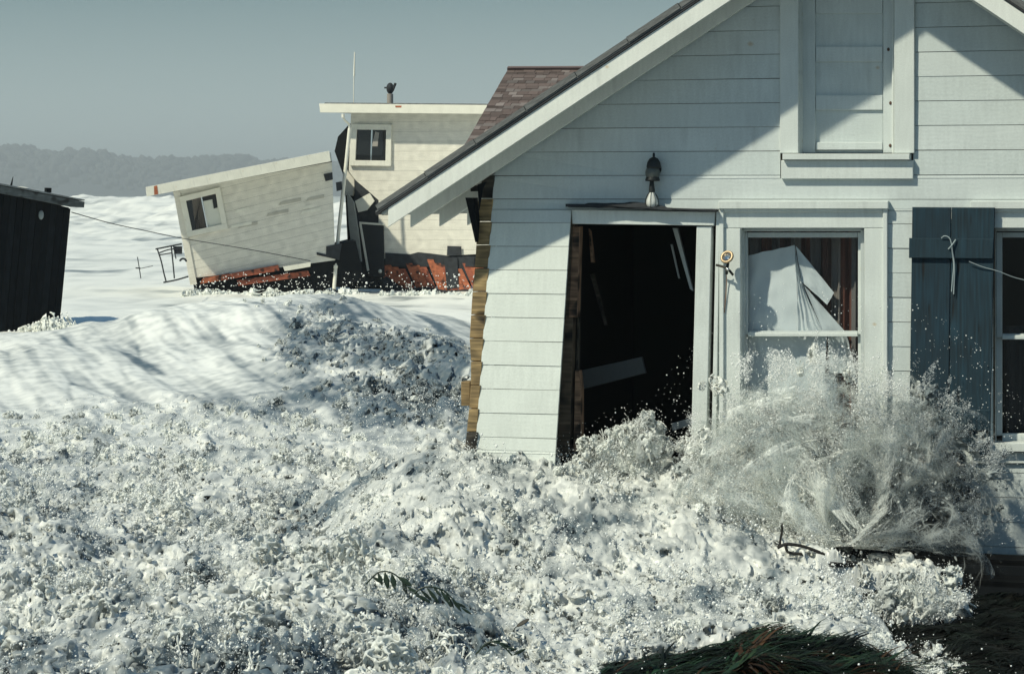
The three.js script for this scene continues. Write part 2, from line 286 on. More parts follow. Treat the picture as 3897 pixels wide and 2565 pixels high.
{ // hazy wooded hills on the far shore
  const hillH = x => 47 + 11 * sm(-560, -680, x) - 60 * sm(-230, 60, x) + 5 * noise(x * .004, .5) + 3 * noise(x * .015, 1.5);
  const o = sheet('hills', -2700, 1300, -5600, -4400, 300, 24, (x, z) => { const t = (-z - 4400) / 1200; return -4 + 1.4 * Math.max(0, hillH(x / 1.4)) * sm(0, .45, t) + 2 * noise(x * .008, z * .008, 3); }, null, std(.04, .05, .05));
  structure(o, 'long hazy hills along the far shore');
  const g = mergeVertices(new THREE.IcosahedronGeometry(1, 2)); const P = g.attributes.position;
  for (let i = 0; i < P.count; i++) { const k = 1 + .35 * noise(P.getX(i) * 1.8, P.getY(i) * 1.8, P.getZ(i) * 1.8) + .2 * noise(P.getX(i) * 5, P.getY(i) * 5, P.getZ(i) * 5); P.setXYZ(i, P.getX(i) * k, P.getY(i) * k, P.getZ(i) * k); } g.computeVertexNormals();
  const n = 3200, im = shadows(new THREE.InstancedMesh(g, std(.04, .05, .048), n)), m = new THREE.Matrix4(), q = new THREE.Quaternion(), e = new THREE.Euler();
  for (let i = 0; i < n; i++) { const x = rr(-1700, 140), t = .12 + .5 * Math.pow(rnd(), .6), z = -4400 - 1200 * t; const s = rr(3.5, 9) * (noise(x * .0065, 7) > .15 ? 1.5 : 1); const y = -4 + 1.4 * Math.max(0, hillH(x / 1.4)) * sm(0, .45, t); m.compose(new THREE.Vector3(x, y + s * .5, z), q.setFromEuler(e.set(rr(-.3, .3), rr(0, 6), 0)), new THREE.Vector3(s * rr(.7, 1.6), s * rr(.8, 1.6), s)); im.setMatrixAt(i, m); }
  named(im, 'distant_wood'); tag(im, 'hazy blue grey wood covering the distant hills', 'wood'); im.userData.kind = 'stuff'; scene.add(im);
}

// ------------------------------------------------------------------ the wrecked white house
const house = thing('white_house', 'white board house in front with an open wrecked doorway and blue shutter', 'house', [(2700 - CX) / F * 20, 0, -20], [0, -ALPHA, 0]);
const H = (px, py, w = 0) => on(house, px, py, w);
const bL0 = H(1476, 864, .6), bL1 = H(2713, 46, .6), bR0 = H(3706.5, 0, .6), bR1 = H(3897, 127.6, .6);
const mL = (bL1[1] - bL0[1]) / (bL1[0] - bL0[0]), mR = (bR0[1] - bR1[1]) / (bR1[0] - bR0[0]);
const apU = (bR0[1] + mR * bR0[0] - bL0[1] + mL * bL0[0]) / (mL + mR), apV = bL0[1] + mL * (apU - bL0[0]);
const RISE = .13, eaveU = bL0[0], endU = apU + (apU - eaveU);
const under = u => (u < apU ? apV - mL * (apU - u) : apV - mR * (u - apU)) + RISE;      // underside of the roof boards
const lineU = (a, b) => v => a[0] + (b[0] - a[0]) * (v - a[1]) / (b[1] - a[1]);
const BULGE = .24, cornerA = H(1881, 668, .04), cornerB = H(1808, 1748, .37), wallL = lineU(cornerA, cornerB);
const doorL = lineU(H(2171, 850, .09), H(2120, 1647, .34));
const wallR = endU - (wallL(3) - eaveU);
const bulge = (u, v) => u < doorL(v) + .01 ? .15 * Math.max(0, 3.25 - v) : 0;   // the corner has been pushed out at its foot
const rc = (x0, y0, x1, y1) => { const a = H(x0, y1), b = H(x1, y0); return { l: () => a[0], r: () => b[0], b: a[1], t: b[1] }; };
const dTop = H(2400, 800)[1];
const holes = [{ l: doorL, r: () => H(2735, 1200)[0], b: .15, t: dTop }, rc(2741, 800, 3376, 1720), rc(3782, 797, 4330, 1762), rc(2972, -420, 3479, 678)];
const wall = grp('wall', house);
{
  const row = .19, v0 = 2.862 - 15 * row;
  for (let k = 0; k < 36; k++) {
    const a = v0 + k * row + .002, b = a + row - .004; if (a > apV + RISE) break;
    const cuts = [a, b]; for (const h of holes) for (const v of [h.b, h.t]) if (v > a + .004 && v < b - .004) cuts.push(v); cuts.sort((x, y) => x - y);
    for (let c = 0; c < cuts.length - 1; c++) {
      const y0 = cuts[c], y1 = cuts[c + 1], ym = (y0 + y1) / 2;
      const gl = v => Math.max(wallL(v), apU - (apV + RISE - v) / mL + .02), gr = v => Math.min(wallR, apU + (apV + RISE - v) / mR - .02);
      let segs = [[gl, gr]];
      for (const h of holes) if (ym > h.b && ym < h.t) segs = segs.flatMap(([l, r]) => h.r(ym) <= l(ym) || h.l(ym) >= r(ym) ? [[l, r]] : [[l, h.l], [h.r, r]].filter(s => s[1](ym) - s[0](ym) > .01));
      for (const [l, r] of segs) {
        const p = [], uv = [], idx = [], n = Math.max(1, Math.ceil((r(ym) - l(ym)) / 1.5)), ro = rr(0, 5), jit = rr(-.003, .003), zt = .012 + rr(-.001, .001), zb = zt + .004;
        if (l(y1) >= r(y1)) continue;
        for (let i = 0; i <= n; i++) { const t = i / n; for (const [v, z] of [[y0, -.01], [y0, zb], [y1, zt], [y1, -.01]]) { const u = l(v) + (r(v) - l(v)) * t, w = v + jit * (t - .5); p.push(u, w, z + bulge(u, v)); uv.push(u * .7 + ro, v * .7 + ro * .37); } }
        for (let i = 0; i < n; i++) for (let e = 0; e < 4; e++) { const A = i * 4 + e, B = i * 4 + (e + 1) % 4, C = A + 4, D = B + 4; idx.push(A, C, B, B, C, D); }
        idx.push(0, 1, 2, 0, 2, 3); const e = n * 4; idx.push(e, e + 2, e + 1, e, e + 3, e + 2);
        let g = new THREE.BufferGeometry(); g.setAttribute('position', new THREE.Float32BufferAttribute(p, 3)); g.setAttribute('uv', new THREE.Float32BufferAttribute(uv, 2)); g.setIndex(idx);
        g = g.toNonIndexed(); g.computeVertexNormals();
        mesh('plank', g, r(ym) < doorL(ym) + .05 && ym < 2.7 ? M.stripLit : rnd() < .6 ? M.white : M.white2, wall);
      }
    }
  }
  // boarding behind the planks, with the openings
  const sh = new THREE.Shape([[wallL(0) + .02, -.1], [wallR, -.1], [wallR, under(wallR) - .02], [apU, apV + RISE - .02], [wallL(3) + .02, under(wallL(3)) - .02]].map(p => new THREE.Vector2(...p)));
  for (const h of holes) { const t = Math.min(h.t, apV - .3); sh.holes.push(new THREE.Path([[h.l(h.b) + .01, h.b + .01], [h.l(t) + .01, t - .01], [h.r(t) - .01, t - .01], [h.r(h.b) - .01, h.b + .01]].map(p => new THREE.Vector2(...p)))); }
  const g = new THREE.ExtrudeGeometry(sh, { depth: .09, bevelEnabled: false }); g.translate(0, 0, -.105);
  mesh('sheathing', g, M.sheath, wall);
  for (const [nm, a, b] of [['side_wall', wallL(1) - .03, wallL(1) + .05], ['side_wall', wallR - .08, wallR]]) mesh(nm, new THREE.BoxGeometry(b - a, 3.2, 7.6).translate((a + b) / 2, 1.5, -3.95), M.white, house);
  mesh('rear_wall', prism([[wallL(1), -.1], [wallR, -.1], [wallR, under(wallR)], [apU, apV], [wallL(1), under(wallL(1)) - .1]], -7.8, -7.7), M.sheath, house);
}
{ // a room behind the openings, its darkness put into near-black surfaces and added linings
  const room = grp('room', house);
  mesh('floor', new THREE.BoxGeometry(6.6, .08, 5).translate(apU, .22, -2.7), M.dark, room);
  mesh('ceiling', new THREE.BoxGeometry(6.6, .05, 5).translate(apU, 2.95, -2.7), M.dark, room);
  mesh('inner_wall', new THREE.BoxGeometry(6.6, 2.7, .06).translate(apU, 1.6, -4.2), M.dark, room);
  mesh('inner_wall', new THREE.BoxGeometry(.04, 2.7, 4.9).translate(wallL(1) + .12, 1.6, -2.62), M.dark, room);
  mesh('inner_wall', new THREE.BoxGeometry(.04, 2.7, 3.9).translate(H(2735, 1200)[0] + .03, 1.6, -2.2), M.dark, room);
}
{ // roof: boards, roofing, barge boards, rafters
  const roof = grp('roof', house);
  for (const s of [-1, 1]) {
    const m = s < 0 ? mL : mR, e = s < 0 ? eaveU : endU, L = Math.hypot(e - apU, m * (e - apU)), ang = Math.atan(m);
    const place = g => { if (s > 0) g.rotateZ(-ang); else g.rotateZ(ang); return g.translate(apU, apV, 0); };
    const bx = (l0, l1, h0, h1, z0, z1) => place(new THREE.BoxGeometry(l1 - l0, h1 - h0, z1 - z0).translate(s * (l0 + l1) / 2, (h0 + h1) / 2, (z0 + z1) / 2));
    const c = Math.cos(ang), r = RISE * c;
    // deck boards running along the house, seen from below
    for (let i = 0; i < Math.ceil(L / .2); i++) mesh('roof_board', bx(i ? i * .2 + .002 : -.07, Math.min(L, i * .2 + .197), r, r + .022, -7.9, .576), M.soffit, roof);
    mesh('roofing', bx(-.08, L + .03, r + .024, r + .04, -7.9, .612), M.roofDark, roof);
    mesh('roofing', bx(-.09, L + .02, r + .041, r + .052, -7.9, .616), M.roofEdge, roof);
    for (let i = 0; i < 9; i++) { const a = L * i / 9, b = L * (i + 1) / 9; mesh('roof_shingle', bx(i ? a : -.1, b - .006, r + .053, r + .092 + .006 * (i % 2), -7.9, .622 + rr(-.004, .004)), M.roofEdge, roof); }
    const bp = [[apU, apV], [apU, apV + RISE + .024], [e, apV + RISE + .024 - m * Math.abs(e - apU)], [e - s * 0, apV - m * Math.abs(e - apU)]];
    mesh('barge_board', prism(s < 0 ? bp : bp.map(p => [p[0] + .001, p[1]]), .578, .6, .003), M.barge, roof);
    for (const z of [.12, -.62, -1.38, -2.1, -2.85]) { const t = e + (s > 0 ? -.02 : .02), k = Math.abs(t - apU); mesh('rafter', prism([[apU, apV - .02], [apU, apV + RISE - .003], [t, apV + RISE - .003 - m * k], [t, apV - .02 - m * k]], z - .045, z, .003), M.barge, roof); }
  }
}
{ // bare wood at the corner, where the corner board has torn off
  const post = grp('corner_post', house);
  const R = [[1881, 668], [1861, 999], [1841, 1278], [1821, 1557], [1803, 1830]], Lf = [[1822, 694], [1809, 999], [1797, 1118], [1785, 1318], [1793, 1385], [1790, 1500], [1778, 1620], [1756, 1830]];
  const at = (L, y) => { let k = 0; while (k < L.length - 2 && y > L[k + 1][1]) k++; const t = (y - L[k][1]) / (L[k + 1][1] - L[k][1]); return L[k][0] + (L[k + 1][0] - L[k][0]) * t; };
  const ys = [668, 757, 845, 934, 1022, 1112, 1200, 1290, 1377, 1467, 1557, 1646, 1830];
  for (let i = 0; i < ys.length - 1; i++) { const a = ys[i], b = ys[i + 1] - 3, w = .15 * Math.max(0, 3.25 - H(1850, (a + b) / 2, .2)[1]) + .016; slab('post_block', house, [[at(Lf, b), b], [at(R, b), b], [at(R, a), a], [at(Lf, a) + (i ? 0 : 14), a]], w - .16, w, i < 1 || i === 11 ? M.woodDark : (i % 3 ? M.wood : M.wood2), post); }
  rect('post_block', house, 1754, 1453, 1788, 1545, .02, .18, M.wood2, post);
  slab('bracket', house, [[1808, 922], [1813, 850], [1804, 752], [1770, 752]], .1, .2, M.black);
  slab('bracket', house, [[1822, 800], [1816, 702], [1850, 690], [1836, 720]], .24, .26, M.black);
}
{ // doorway torn open
  const d = grp('door_frame', house);
  slab('header_board', house, [[2178, 852], [2718, 859], [2722, 806], [2175, 797]], -.02, .06, M.trim, d);
  slab('drip_ledge', house, [[2152, 787], [2726, 806], [2727, 797], [2560, 792], [2340, 778], [2152, 776]], .0, .13, M.tar, d);
  slab('jamb_board', house, [[2628, 1790], [2687, 1790], [2709, 862], [2652, 862]], -.05, .045, M.trim, d);
  slab('jamb_edge', house, [[2706, 1810], [2724, 1810], [2741, 800], [2727, 800]], -.05, .05, M.trim, d);
  slab('jamb_lining', house, [[2680, 1800], [2706, 1800], [2727, 860], [2709, 860]], -.14, -.1, M.woodDark, d);
  slab('stud', house, [[2164, 1208], [2197, 1208], [2208, 862], [2180, 862]], -.1, -.01, M.stud, d);
  slab('stud', house, [[2182, 1720], [2212, 1720], [2212, 1475], [2204, 1410], [2188, 1410]], -.12, -.03, M.stud, d);
  slab('stud', house, [[2192, 1420], [2202, 1420], [2212, 862], [2204, 862]], -.16, -.11, M.woodDark, d);
  for (let i = 0; i < 9; i++) { const y = 870 + i * 92, x = 2172 - (y - 850) * .063; slab('splinter', house, [[x - 9 - rr(0, 6), y + 62], [x + rr(-3, 3), y + 70], [x + rr(-3, 4), y], [x - 6 - rr(0, 5), y + rr(-4, 10)]], .02, .04, M.woodDark, d, .002); }
  slab('fallen_plank', house, [[2216, 1482], [2458, 1420], [2443, 1358], [2216, 1408]], -1.0, -.96, std(.16, .175, .18, { map: paintTex }), d);
  slab('hanging_lath', house, [[2300, 1240], [2312, 1238], [2262, 1040], [2246, 1046]], -.8, -.77, M.woodDark, d);
  slab('hanging_lath', house, [[2560, 1640], [2640, 1615], [2636, 1590], [2556, 1612]], -.9, -.86, M.trimDull, d);
  slab('hanging_lath', house, [[2582, 1060], [2588, 1060], [2560, 930], [2552, 930]], -.7, -.68, M.trimDull, d);
  slab('leaning_pole', house, [[2626, 1100], [2640, 1108], [2580, 868], [2560, 868]], -.5, -.46, M.trimDull, d);
  slab('leaning_pole', house, [[2248, 1000], [2262, 1000], [2248, 880], [2240, 870]], -.42, -.38, M.stud, d);
}
function cap(x0, x1, y0, y1, parent) { rect('head_cap', house, x0, y0, x1, y1, .015, .085, M.trim, parent); }
function doubleHung(g, x0, x1, yT, yM, yB, gx0, gx1, gyT, gyB) {  // sash pair in a deep reveal: x0..x1 opening, g* glass
  const s = grp('sash', g), w0 = -.07, w1 = -.02;
  return { s, w0, w1 };
}
function sashWindow(nm, o) {
  const g = grp(nm, house);
  cap(o.L - 4, o.R + 4, o.T - 32, o.T - 2, g);
  rect('casing', house, o.L, o.T, o.R, o.iT, -.05, .035, M.trim, g);
  rect('casing', house, o.L, o.iT + 1, o.iL, o.B, -.05, .034, M.trim, g);
  rect('casing', house, o.iR, o.iT + 1, o.R, o.B, -.05, .034, M.trim, g);
  rect('back_band', house, o.L - 1, o.T - 2, o.L + 16, o.B, .03, .06, M.trim, g);
  rect('back_band', house, o.R - 16, o.T - 2, o.R + 1, o.B, .03, .06, M.trim, g);
  rect('back_band', house, o.L + 17, o.T - 2, o.R - 17, o.T + 9, .03, .06, M.trim, g);
  rect('sill', house, o.L - 14, o.B + 1, o.R + 14, o.B + 34, -.08, .1, M.trim, g);
  rect('apron', house, o.L, o.B + 36, o.R, o.B + 78, .0, .045, M.trim, g);
  // jamb linings
  for (const [a, b] of [[o.iL - 1, o.iL + 14], [o.iR - 14, o.iR + 1]]) rect('jamb_lining', house, a, o.iT, b, o.B, -.16, -.052, M.trimDull, g);
  rect('jamb_lining', house, o.iL, o.iT, o.iR, o.iT + 12, -.16, -.052, M.trimDull, g);
  // sashes
  const up = [o.gL, o.gT, o.gR, o.yM], lo = [o.gL, o.yM + 14, o.gR, o.gB];
  for (const [q, w] of [[up, -.09], [lo, -.125]]) {
    rect('sash_stile', house, q[0] - 22, q[1] - 20, q[0], q[3] + 8, w - .035, w, M.trimDull, g);
    rect('sash_stile', house, q[2], q[1] - 20, q[2] + 22, q[3] + 8, w - .035, w, M.trim, g);
    rect('sash_rail', house, q[0] + 1, q[1] - 20, q[2] - 1, q[1], w - .034, w - .001, M.trimDull, g);
    rect('sash_rail', house, q[0] + 1, q[3], q[2] - 1, q[3] + (q === up ? 16 : 36), w - .034, w + .006, M.trim, g);
    rect('pane', house, q[0] - 2, q[1] - 2, q[2] + 2, q[3] + 2, w - .022, w - .018, M.glass, g, 0);
  }
  return g;
}
const win1 = sashWindow('window', { L: 2739, R: 3378, T: 797, B: 1684, iL: 2819, iR: 3291, iT: 868, gL: 2846, gR: 3267, gT: 904, yM: 1265, gB: 1636 });
const win2 = sashWindow('window', { L: 3700, R: 4330, T: 797, B: 1686, iL: 3776, iR: 4250, iT: 868, gL: 3816, gR: 4226, gT: 904, yM: 1276, gB: 1650 });
{ // tall boarded loft door in its casing
  const g = grp('loft_door', house), T = -430;
  rect('casing', house, 2969, T, 3040, 583, -.05, .05, M.trim, g);
  rect('casing', house, 3405, T, 3482, 583, -.05, .05, M.trim, g);
  rect('sill', house, 2979, 585, 3464, 608, -.05, .1, M.trim, g);
  rect('apron', house, 2974, 610, 3477, 681, .0, .055, M.trim, g);
  for (const [a, b] of [[3040, 3052], [3396, 3405]]) rect('jamb_lining', house, a, T, b, 584, -.19, -.052, M.trim, g);
  rect('stile', house, 3042, T, 3104, 583, -.19, -.1, M.white, g);
  rect('stile', house, 3363, T, 3404, 583, -.19, -.1, M.white, g);
  rect('panel_backing', house, 3104, T, 3363, 583, -.19, -.125, M.white2, g);
  for (const [a, b] of [[-160, -100], [-8, 51], [176, 235], [362, 419], [541, 571]]) rect('rail', house, 3106, a, 3361, b, -.124, -.104, M.white, g);
  for (const [x, y] of [[3383, 188], [3391, 392], [3390, 554]]) { const p = H(x, y, -.098); mesh('bolt', new THREE.SphereGeometry(.011, 8, 6).scale(1, 1.3, .5).translate(p[0], p[1], -.098), std(.08, .04, .025), g); }
}
{ // open blue shutter
  const g = grp('shutter', house), w0 = .075, w1 = .1;
  slab('plank', house, [[3463, 1600], [3612, 1600], [3622, 789], [3474, 788]], w0, w1, M.blue, g);
  slab('plank', house, [[3614, 1640], [3768, 1760], [3788, 790], [3624, 789]], w0, w1 + .002, M.blue2, g);
  slab('batten', house, [[3461, 982], [3781, 985], [3784, 909], [3462, 906]], w1 + .004, w1 + .03, M.blue2, g);
  slab('batten', house, [[3460, 1636], [3770, 1640], [3772, 1560], [3460, 1556]], w1 + .004, w1 + .03, M.blue2, g);
}
{ // stringy twine tied round the shutter
  const pt = (x, y, w) => { const p = H(x, y, w); return new THREE.Vector3(p[0], p[1], w).applyMatrix4(house.matrixWorld); };
  const g = mergeGeometries([
    tube([pt(3585, 906, .14), pt(3597, 898, .15), pt(3615, 905, .15), pt(3624, 930, .15), pt(3627, 960, .145), pt(3632, 1010, .13), pt(3628, 1060, .125), pt(3624, 1110, .125)], .0045, 40),
    tube([pt(3640, 912, .14), pt(3624, 935, .152), pt(3612, 948, .14)], .006, 12),
    tube([pt(3624, 935, .145), pt(3634, 1000, .135), pt(3634, 1070, .125), pt(3632, 1120, .125)], .005, 24),
    tube([pt(3690, 995, .13), pt(3740, 1015, .12), pt(3800, 1032, .1), pt(3860, 1055, .06), pt(3920, 1070, .03)], .0035, 24)]);
  const m = mesh('twine', g, std(.3, .36, .38), scene, true); tag(m, 'pale knotted twine tied round the blue shutter', 'twine');
}
// cloths at the windows
function patch(name, frame, c, amp, mat, n = 40, folds = 0, parent) {   // bilinear cloth between four corners (px, py, w), wrinkled
  const q = c.map(([x, y, w]) => { const p = on(frame, x, y, w); return new THREE.Vector3(p[0], p[1], w); }), P = [], UV = [], I = [];
  for (let j = 0; j <= n; j++) for (let i = 0; i <= n; i++) { const a = i / n, b = j / n, v = q[0].clone().lerp(q[1], a).lerp(q[3].clone().lerp(q[2], a), b); const ph = Math.sin((a * 2.1 + b * .5 + .5 * noise(a * 2, b * 2, c[0][0])) * 6.28); v.z += amp * (noise(a * 2.2, b * 2.2, c[0][0]) + .2 * noise(a * 6, b * 5, c[0][0])) + folds * .5 * (1 - Math.abs(ph)); v.y += amp * .3 * noise(a * 4, b * 4, 9); P.push(v.x, v.y, v.z); UV.push(v.x, v.y); }
  for (let j = 0; j < n; j++) for (let i = 0; i < n; i++) { const A = j * (n + 1) + i; I.push(A, A + 1, A + n + 1, A + 1, A + n + 2, A + n + 1); }
  const g = new THREE.BufferGeometry(); g.setAttribute('position', new THREE.Float32BufferAttribute(P, 3)); g.setAttribute('uv', new THREE.Float32BufferAttribute(UV, 2)); g.setIndex(I); g.computeVertexNormals(); return g;
}
{
  const gs = [
    patch('', house, [[2836, 1262, -.2], [3042, 1262, -.16], [3027, 932, -.18], [2836, 976, -.22]], .03, M.cloth),
    patch('', house, [[3042, 1262, -.16], [3135, 1262, -.18], [3050, 1075, -.17], [3027, 932, -.18]], .012, M.cloth, 22, .05),
    patch('', house, [[3052, 1072, -.17], [3150, 1160, -.2], [3176, 1114, -.22], [3030, 935, -.18]], .015, M.cloth),
    patch('', house, [[3135, 1262, -.18], [3218, 1262, -.24], [3110, 1140, -.22], [3060, 1085, -.17]], .01, M.cloth),
    patch('', house, [[2836, 1690, -.22], [3130, 1690, -.2], [3150, 1264, -.18], [2836, 1264, -.2]], .04, M.cloth, 26, .03),
    patch('', house, [[3160, 1420, -.2], [3260, 1420, -.25], [3222, 1264, -.24], [3150, 1264, -.18]], .02, M.cloth, 16, .05)];
  const m = mesh('window_cloth', mergeGeometries(gs), M.cloth, scene, true); m.applyMatrix4(house.matrixWorld); tag(m, 'crumpled pale sheet hanging inside the middle window', 'cloth');
  const curtain = (name, x0, x1, y0, y1, w, cols, label, pitch) => {
    const P = [], C = [], I = [], n = 160, a = H(x0, y0, w), b = H(x1, y1, w);
    for (let i = 0; i <= n; i++) { const u = a[0] + (b[0] - a[0]) * i / n, z = w + .03 * Math.sin(u * pitch) + .012 * Math.sin(u * pitch * 2.7 + 1), k = cols[Math.floor((u + 20) * pitch / 4.2) % cols.length]; for (const v of [a[1], b[1]]) { P.push(u, v, z + (v < 2 ? .03 : 0)); C.push(...k); } }
    for (let i = 0; i < n; i++) I.push(2 * i, 2 * i + 1, 2 * i + 2, 2 * i + 1, 2 * i + 3, 2 * i + 2);
    const g = new THREE.BufferGeometry(); g.setAttribute('position', new THREE.Float32BufferAttribute(P, 3)); g.setAttribute('color', new THREE.Float32BufferAttribute(C, 3)); g.setIndex(I); g.computeVertexNormals();
    const m = mesh(name, g, new THREE.MeshStandardMaterial({ vertexColors: true, roughness: .9, side: THREE.DoubleSide }), scene, true); m.applyMatrix4(house.matrixWorld); tag(m, label, 'curtain');
  };
  curtain('curtain', 2800, 3320, 870, 1660, -.32, [[.1, .035, .022], [.1, .1, .1], [.05, .02, .015], [.15, .14, .13]], 'brown and grey striped curtain inside the middle window', 52);
  curtain('curtain', 3830, 4240, 1240, 1660, -.3, [[.008, .012, .018], [.03, .05, .07], [.006, .009, .012]], 'dark blue curtain hanging low inside the right window', 36);
}
{ // wall lantern with a bare bulb, over the door
  const p = H(2487, 700, .09), k = 1 / 478, y = py => H(2487, py, .09)[1] - p[1];
  const L = thing('wall_lantern', 'black wall lantern with glass bulb above the open doorway', 'lantern', [0, 0, 0]);
  L.position.copy(new THREE.Vector3(p[0], p[1], .09).applyMatrix4(house.matrixWorld)); L.rotation.y = -ALPHA;
  const lat = (name, pts, mat, dx = 0) => mesh(name, new THREE.LatheGeometry(pts.map(([r, py]) => new THREE.Vector2(Math.max(.0005, r * k), y(py))), 24).translate(dx, 0, 0), mat, L);
  lat('finial', [[0, 580], [4, 583], [5, 592], [3, 597], [6, 600]], M.iron, .004);
  lat('cap', [[3, 596], [17, 604], [25, 618], [28, 634], [27, 640], [22, 641]], M.iron, .004);
  lat('shade', [[24, 641], [28, 655], [27, 668], [24, 674]], std(.09, .1, .09, { roughness: .35 }), -.006);
  lat('base_ring', [[24, 672], [28, 684], [27, 689], [8, 690]], M.iron, -.006);
  lat('socket', [[8, 690], [9, 700], [12, 726], [11, 732]], M.iron, -.012);
  lat('bulb', [[10, 732], [14, 742], [22, 762], [23, 776], [17, 788], [6, 795], [0, 796]], M.bulb, -.01);
  mesh('arm', tube([[0, .15, 0], [0, .1, -.05], [0, .12, -.085]], .012, 12), M.iron, L);
  mesh('back_plate', new THREE.CylinderGeometry(.05, .05, .012, 20).rotateX(Math.PI / 2).translate(0, .12, -.072), M.iron, L);
  const cage = []; for (let i = 0; i < 8; i++) { const a = i * Math.PI / 4, c = Math.cos(a), s = Math.sin(a); cage.push(tube([[c * 11 * k - .011, y(732), s * 11 * k], [c * 23 * k - .011, y(752), s * 23 * k], [c * 26 * k - .011, y(780), s * 26 * k], [c * 14 * k - .011, y(797), s * 14 * k]], .0022, 12, 4)); }
  mesh('wire_guard', mergeGeometries(cage), M.iron, L);
}
{ // brass bell-mouthed lamp on the casing
  const w = .16, p = H(2768, 978, w);
  const L = thing('brass_wall_lamp', 'small brass ring lamp on the casing between doorway and window', 'lamp', [0, 0, 0]);
  L.position.copy(new THREE.Vector3(p[0], p[1], w).applyMatrix4(house.matrixWorld)); L.rotation.set(-.5, -ALPHA - .25, -.25, 'YXZ');
  mesh('ring', new THREE.TorusGeometry(.045, .0115, 10, 28), M.brass, L);
  mesh('reflector', new THREE.LatheGeometry([[.0, -.03], [.02, -.027], [.033, -.012], [.038, 0]].map(a => new THREE.Vector2(...a)), 24).rotateX(Math.PI / 2), M.chrome, L);
  mesh('housing', new THREE.LatheGeometry([[.04, .0], [.036, -.03], [.02, -.05], [.0, -.055]].map(a => new THREE.Vector2(...a)), 20).rotateX(Math.PI / 2), M.iron, L);
  mesh('stem', tube([[0, -.02, -.045], [.01, -.07, -.06], [.0, -.1, -.1]], .013, 14), M.iron, L);
  mesh('bracket', tube([[-.085, -.075, -.04], [-.03, -.07, -.05], [.02, -.075, -.05], [.07, -.1, -.09]], .01, 16), M.woodDark, L);
  mesh('nut', new THREE.SphereGeometry(.016, 12, 8).scale(1, .8, 1).translate(.035, -.085, -.03), M.chrome, L);
  const wpt = (x, y, z) => { const q = H(x, y, z); return L.worldToLocal(new THREE.Vector3(q[0], q[1], z).applyMatrix4(house.matrixWorld)); };
  L.updateMatrixWorld(true);
  mesh('wire', tube([wpt(2762, 1020, .1), wpt(2766, 1060, .06), wpt(2765, 1100, .05), wpt(2758, 1190, .045)], .004, 16), std(.25, .14, .09), L);
}
{ // torn roofing felt draped on the ledge above the door
  const g = mergeGeometries([patch('', house, [[2160, 788, .14], [2500, 796, .13], [2480, 776, .06], [2250, 772, .06]], .02, M.tar), patch('', house, [[2270, 780, .13], [2560, 800, .15], [2530, 784, .08], [2420, 768, .07]], .02, M.tar)]);
  const m = mesh('torn_felt', g, M.tar, scene, true); m.applyMatrix4(house.matrixWorld); tag(m, 'black torn roofing felt lying on the ledge over the doorway', 'felt');
}
{ // low timber step at the right
  const st = thing('timber_step', 'dark low timber step at the foot of the white house', 'step', [2.9, 0, -18.75], [0, -ALPHA, 0]);
  const o = house.matrixWorld;
  for (const [z, y, d] of [[-.1, .2, .3], [.28, .1, .32]]) mesh('board', new THREE.BoxGeometry(3.2, .04, d).translate(1.55, y, z), matt(.006, .007, .008, { map: woodTex }), st);
  mesh('riser', new THREE.BoxGeometry(3.2, .12, .03).translate(1.55, .12, .06), M.black, st);
  mesh('riser', new THREE.BoxGeometry(3.2, .14, .03).translate(1.55, .01, .43), M.black, st);
}

// ------------------------------------------------------------------ shingled roof between the houses
{
  const g = thing('shingled_house', 'house with weathered red brown shingle roof rising behind the gable', 'house', [(2100 - CX) / F * 42, 0, -42], [0, -.06, 0]);
  // roof plane leans back: eave low in front, ridge high behind
  const e0 = on(g, 1742, 600), r0 = on(g, 1932, 268, -2.6), r1 = on(g, 2520, 272, -2.6);
  const A = new THREE.Vector3(e0[0], e0[1], 0), B = new THREE.Vector3(r0[0], r0[1], -2.6), dir = B.clone().sub(A), L = dir.length();
  const up = dir.clone().normalize(), ux = new THREE.Vector3(1, 0, 0), n = ux.clone().cross(up).normalize();
  const W = r1[0] - r0[0] + 2, gs = [], cols = []; const nC = 30;
  for (let i = 0; i < nC; i++) { let x = 0; while (x < W) { const w = rr(.1, .22), y = L * i / nC; const c = new THREE.BoxGeometry(w - .006, L / nC * 1.15, .012).toNonIndexed(); c.rotateX(-.02); const t = rr(.8, 1.15) * (i % 3 === 1 ? .7 : 1.05), col = rnd() < .22 ? [.19, .16, .15] : [.115, .085, .077]; const N = c.attributes.position.count, ca = new Float32Array(N * 3); for (let k = 0; k < N; k++) for (let q = 0; q < 3; q++) ca[k * 3 + q] = col[q] * t; c.setAttribute('color', new THREE.BufferAttribute(ca, 3)); c.translate(x + w / 2, y + L / nC / 2, .012 + rr(0, .01)); gs.push(c); x += w; } }
  const m = new THREE.Matrix4().makeBasis(ux, up, n).setPosition(A), sg = mergeGeometries(gs); sg.applyMatrix4(m);
  const roof = grp('roof', g); const sh = mesh('shingles', sg, new THREE.MeshStandardMaterial({ vertexColors: true, roughness: .9 }), roof); sh.userData.kind = 'stuff';
  mesh('roof_boards', new THREE.BoxGeometry(W, L, .08).translate(W / 2, L / 2, -.05).applyMatrix4(m), M.woodDark, roof);
  mesh('ridge_board', new THREE.BoxGeometry(W, .06, .14).translate(W / 2, L, 0).applyMatrix4(m), std(.13, .09, .085), roof);
  mesh('wall', new THREE.BoxGeometry(W - .6, e0[1], 4).translate(e0[0] + W / 2 + .4, e0[1] / 2 - .1, -2.4), M.beige, g);
}

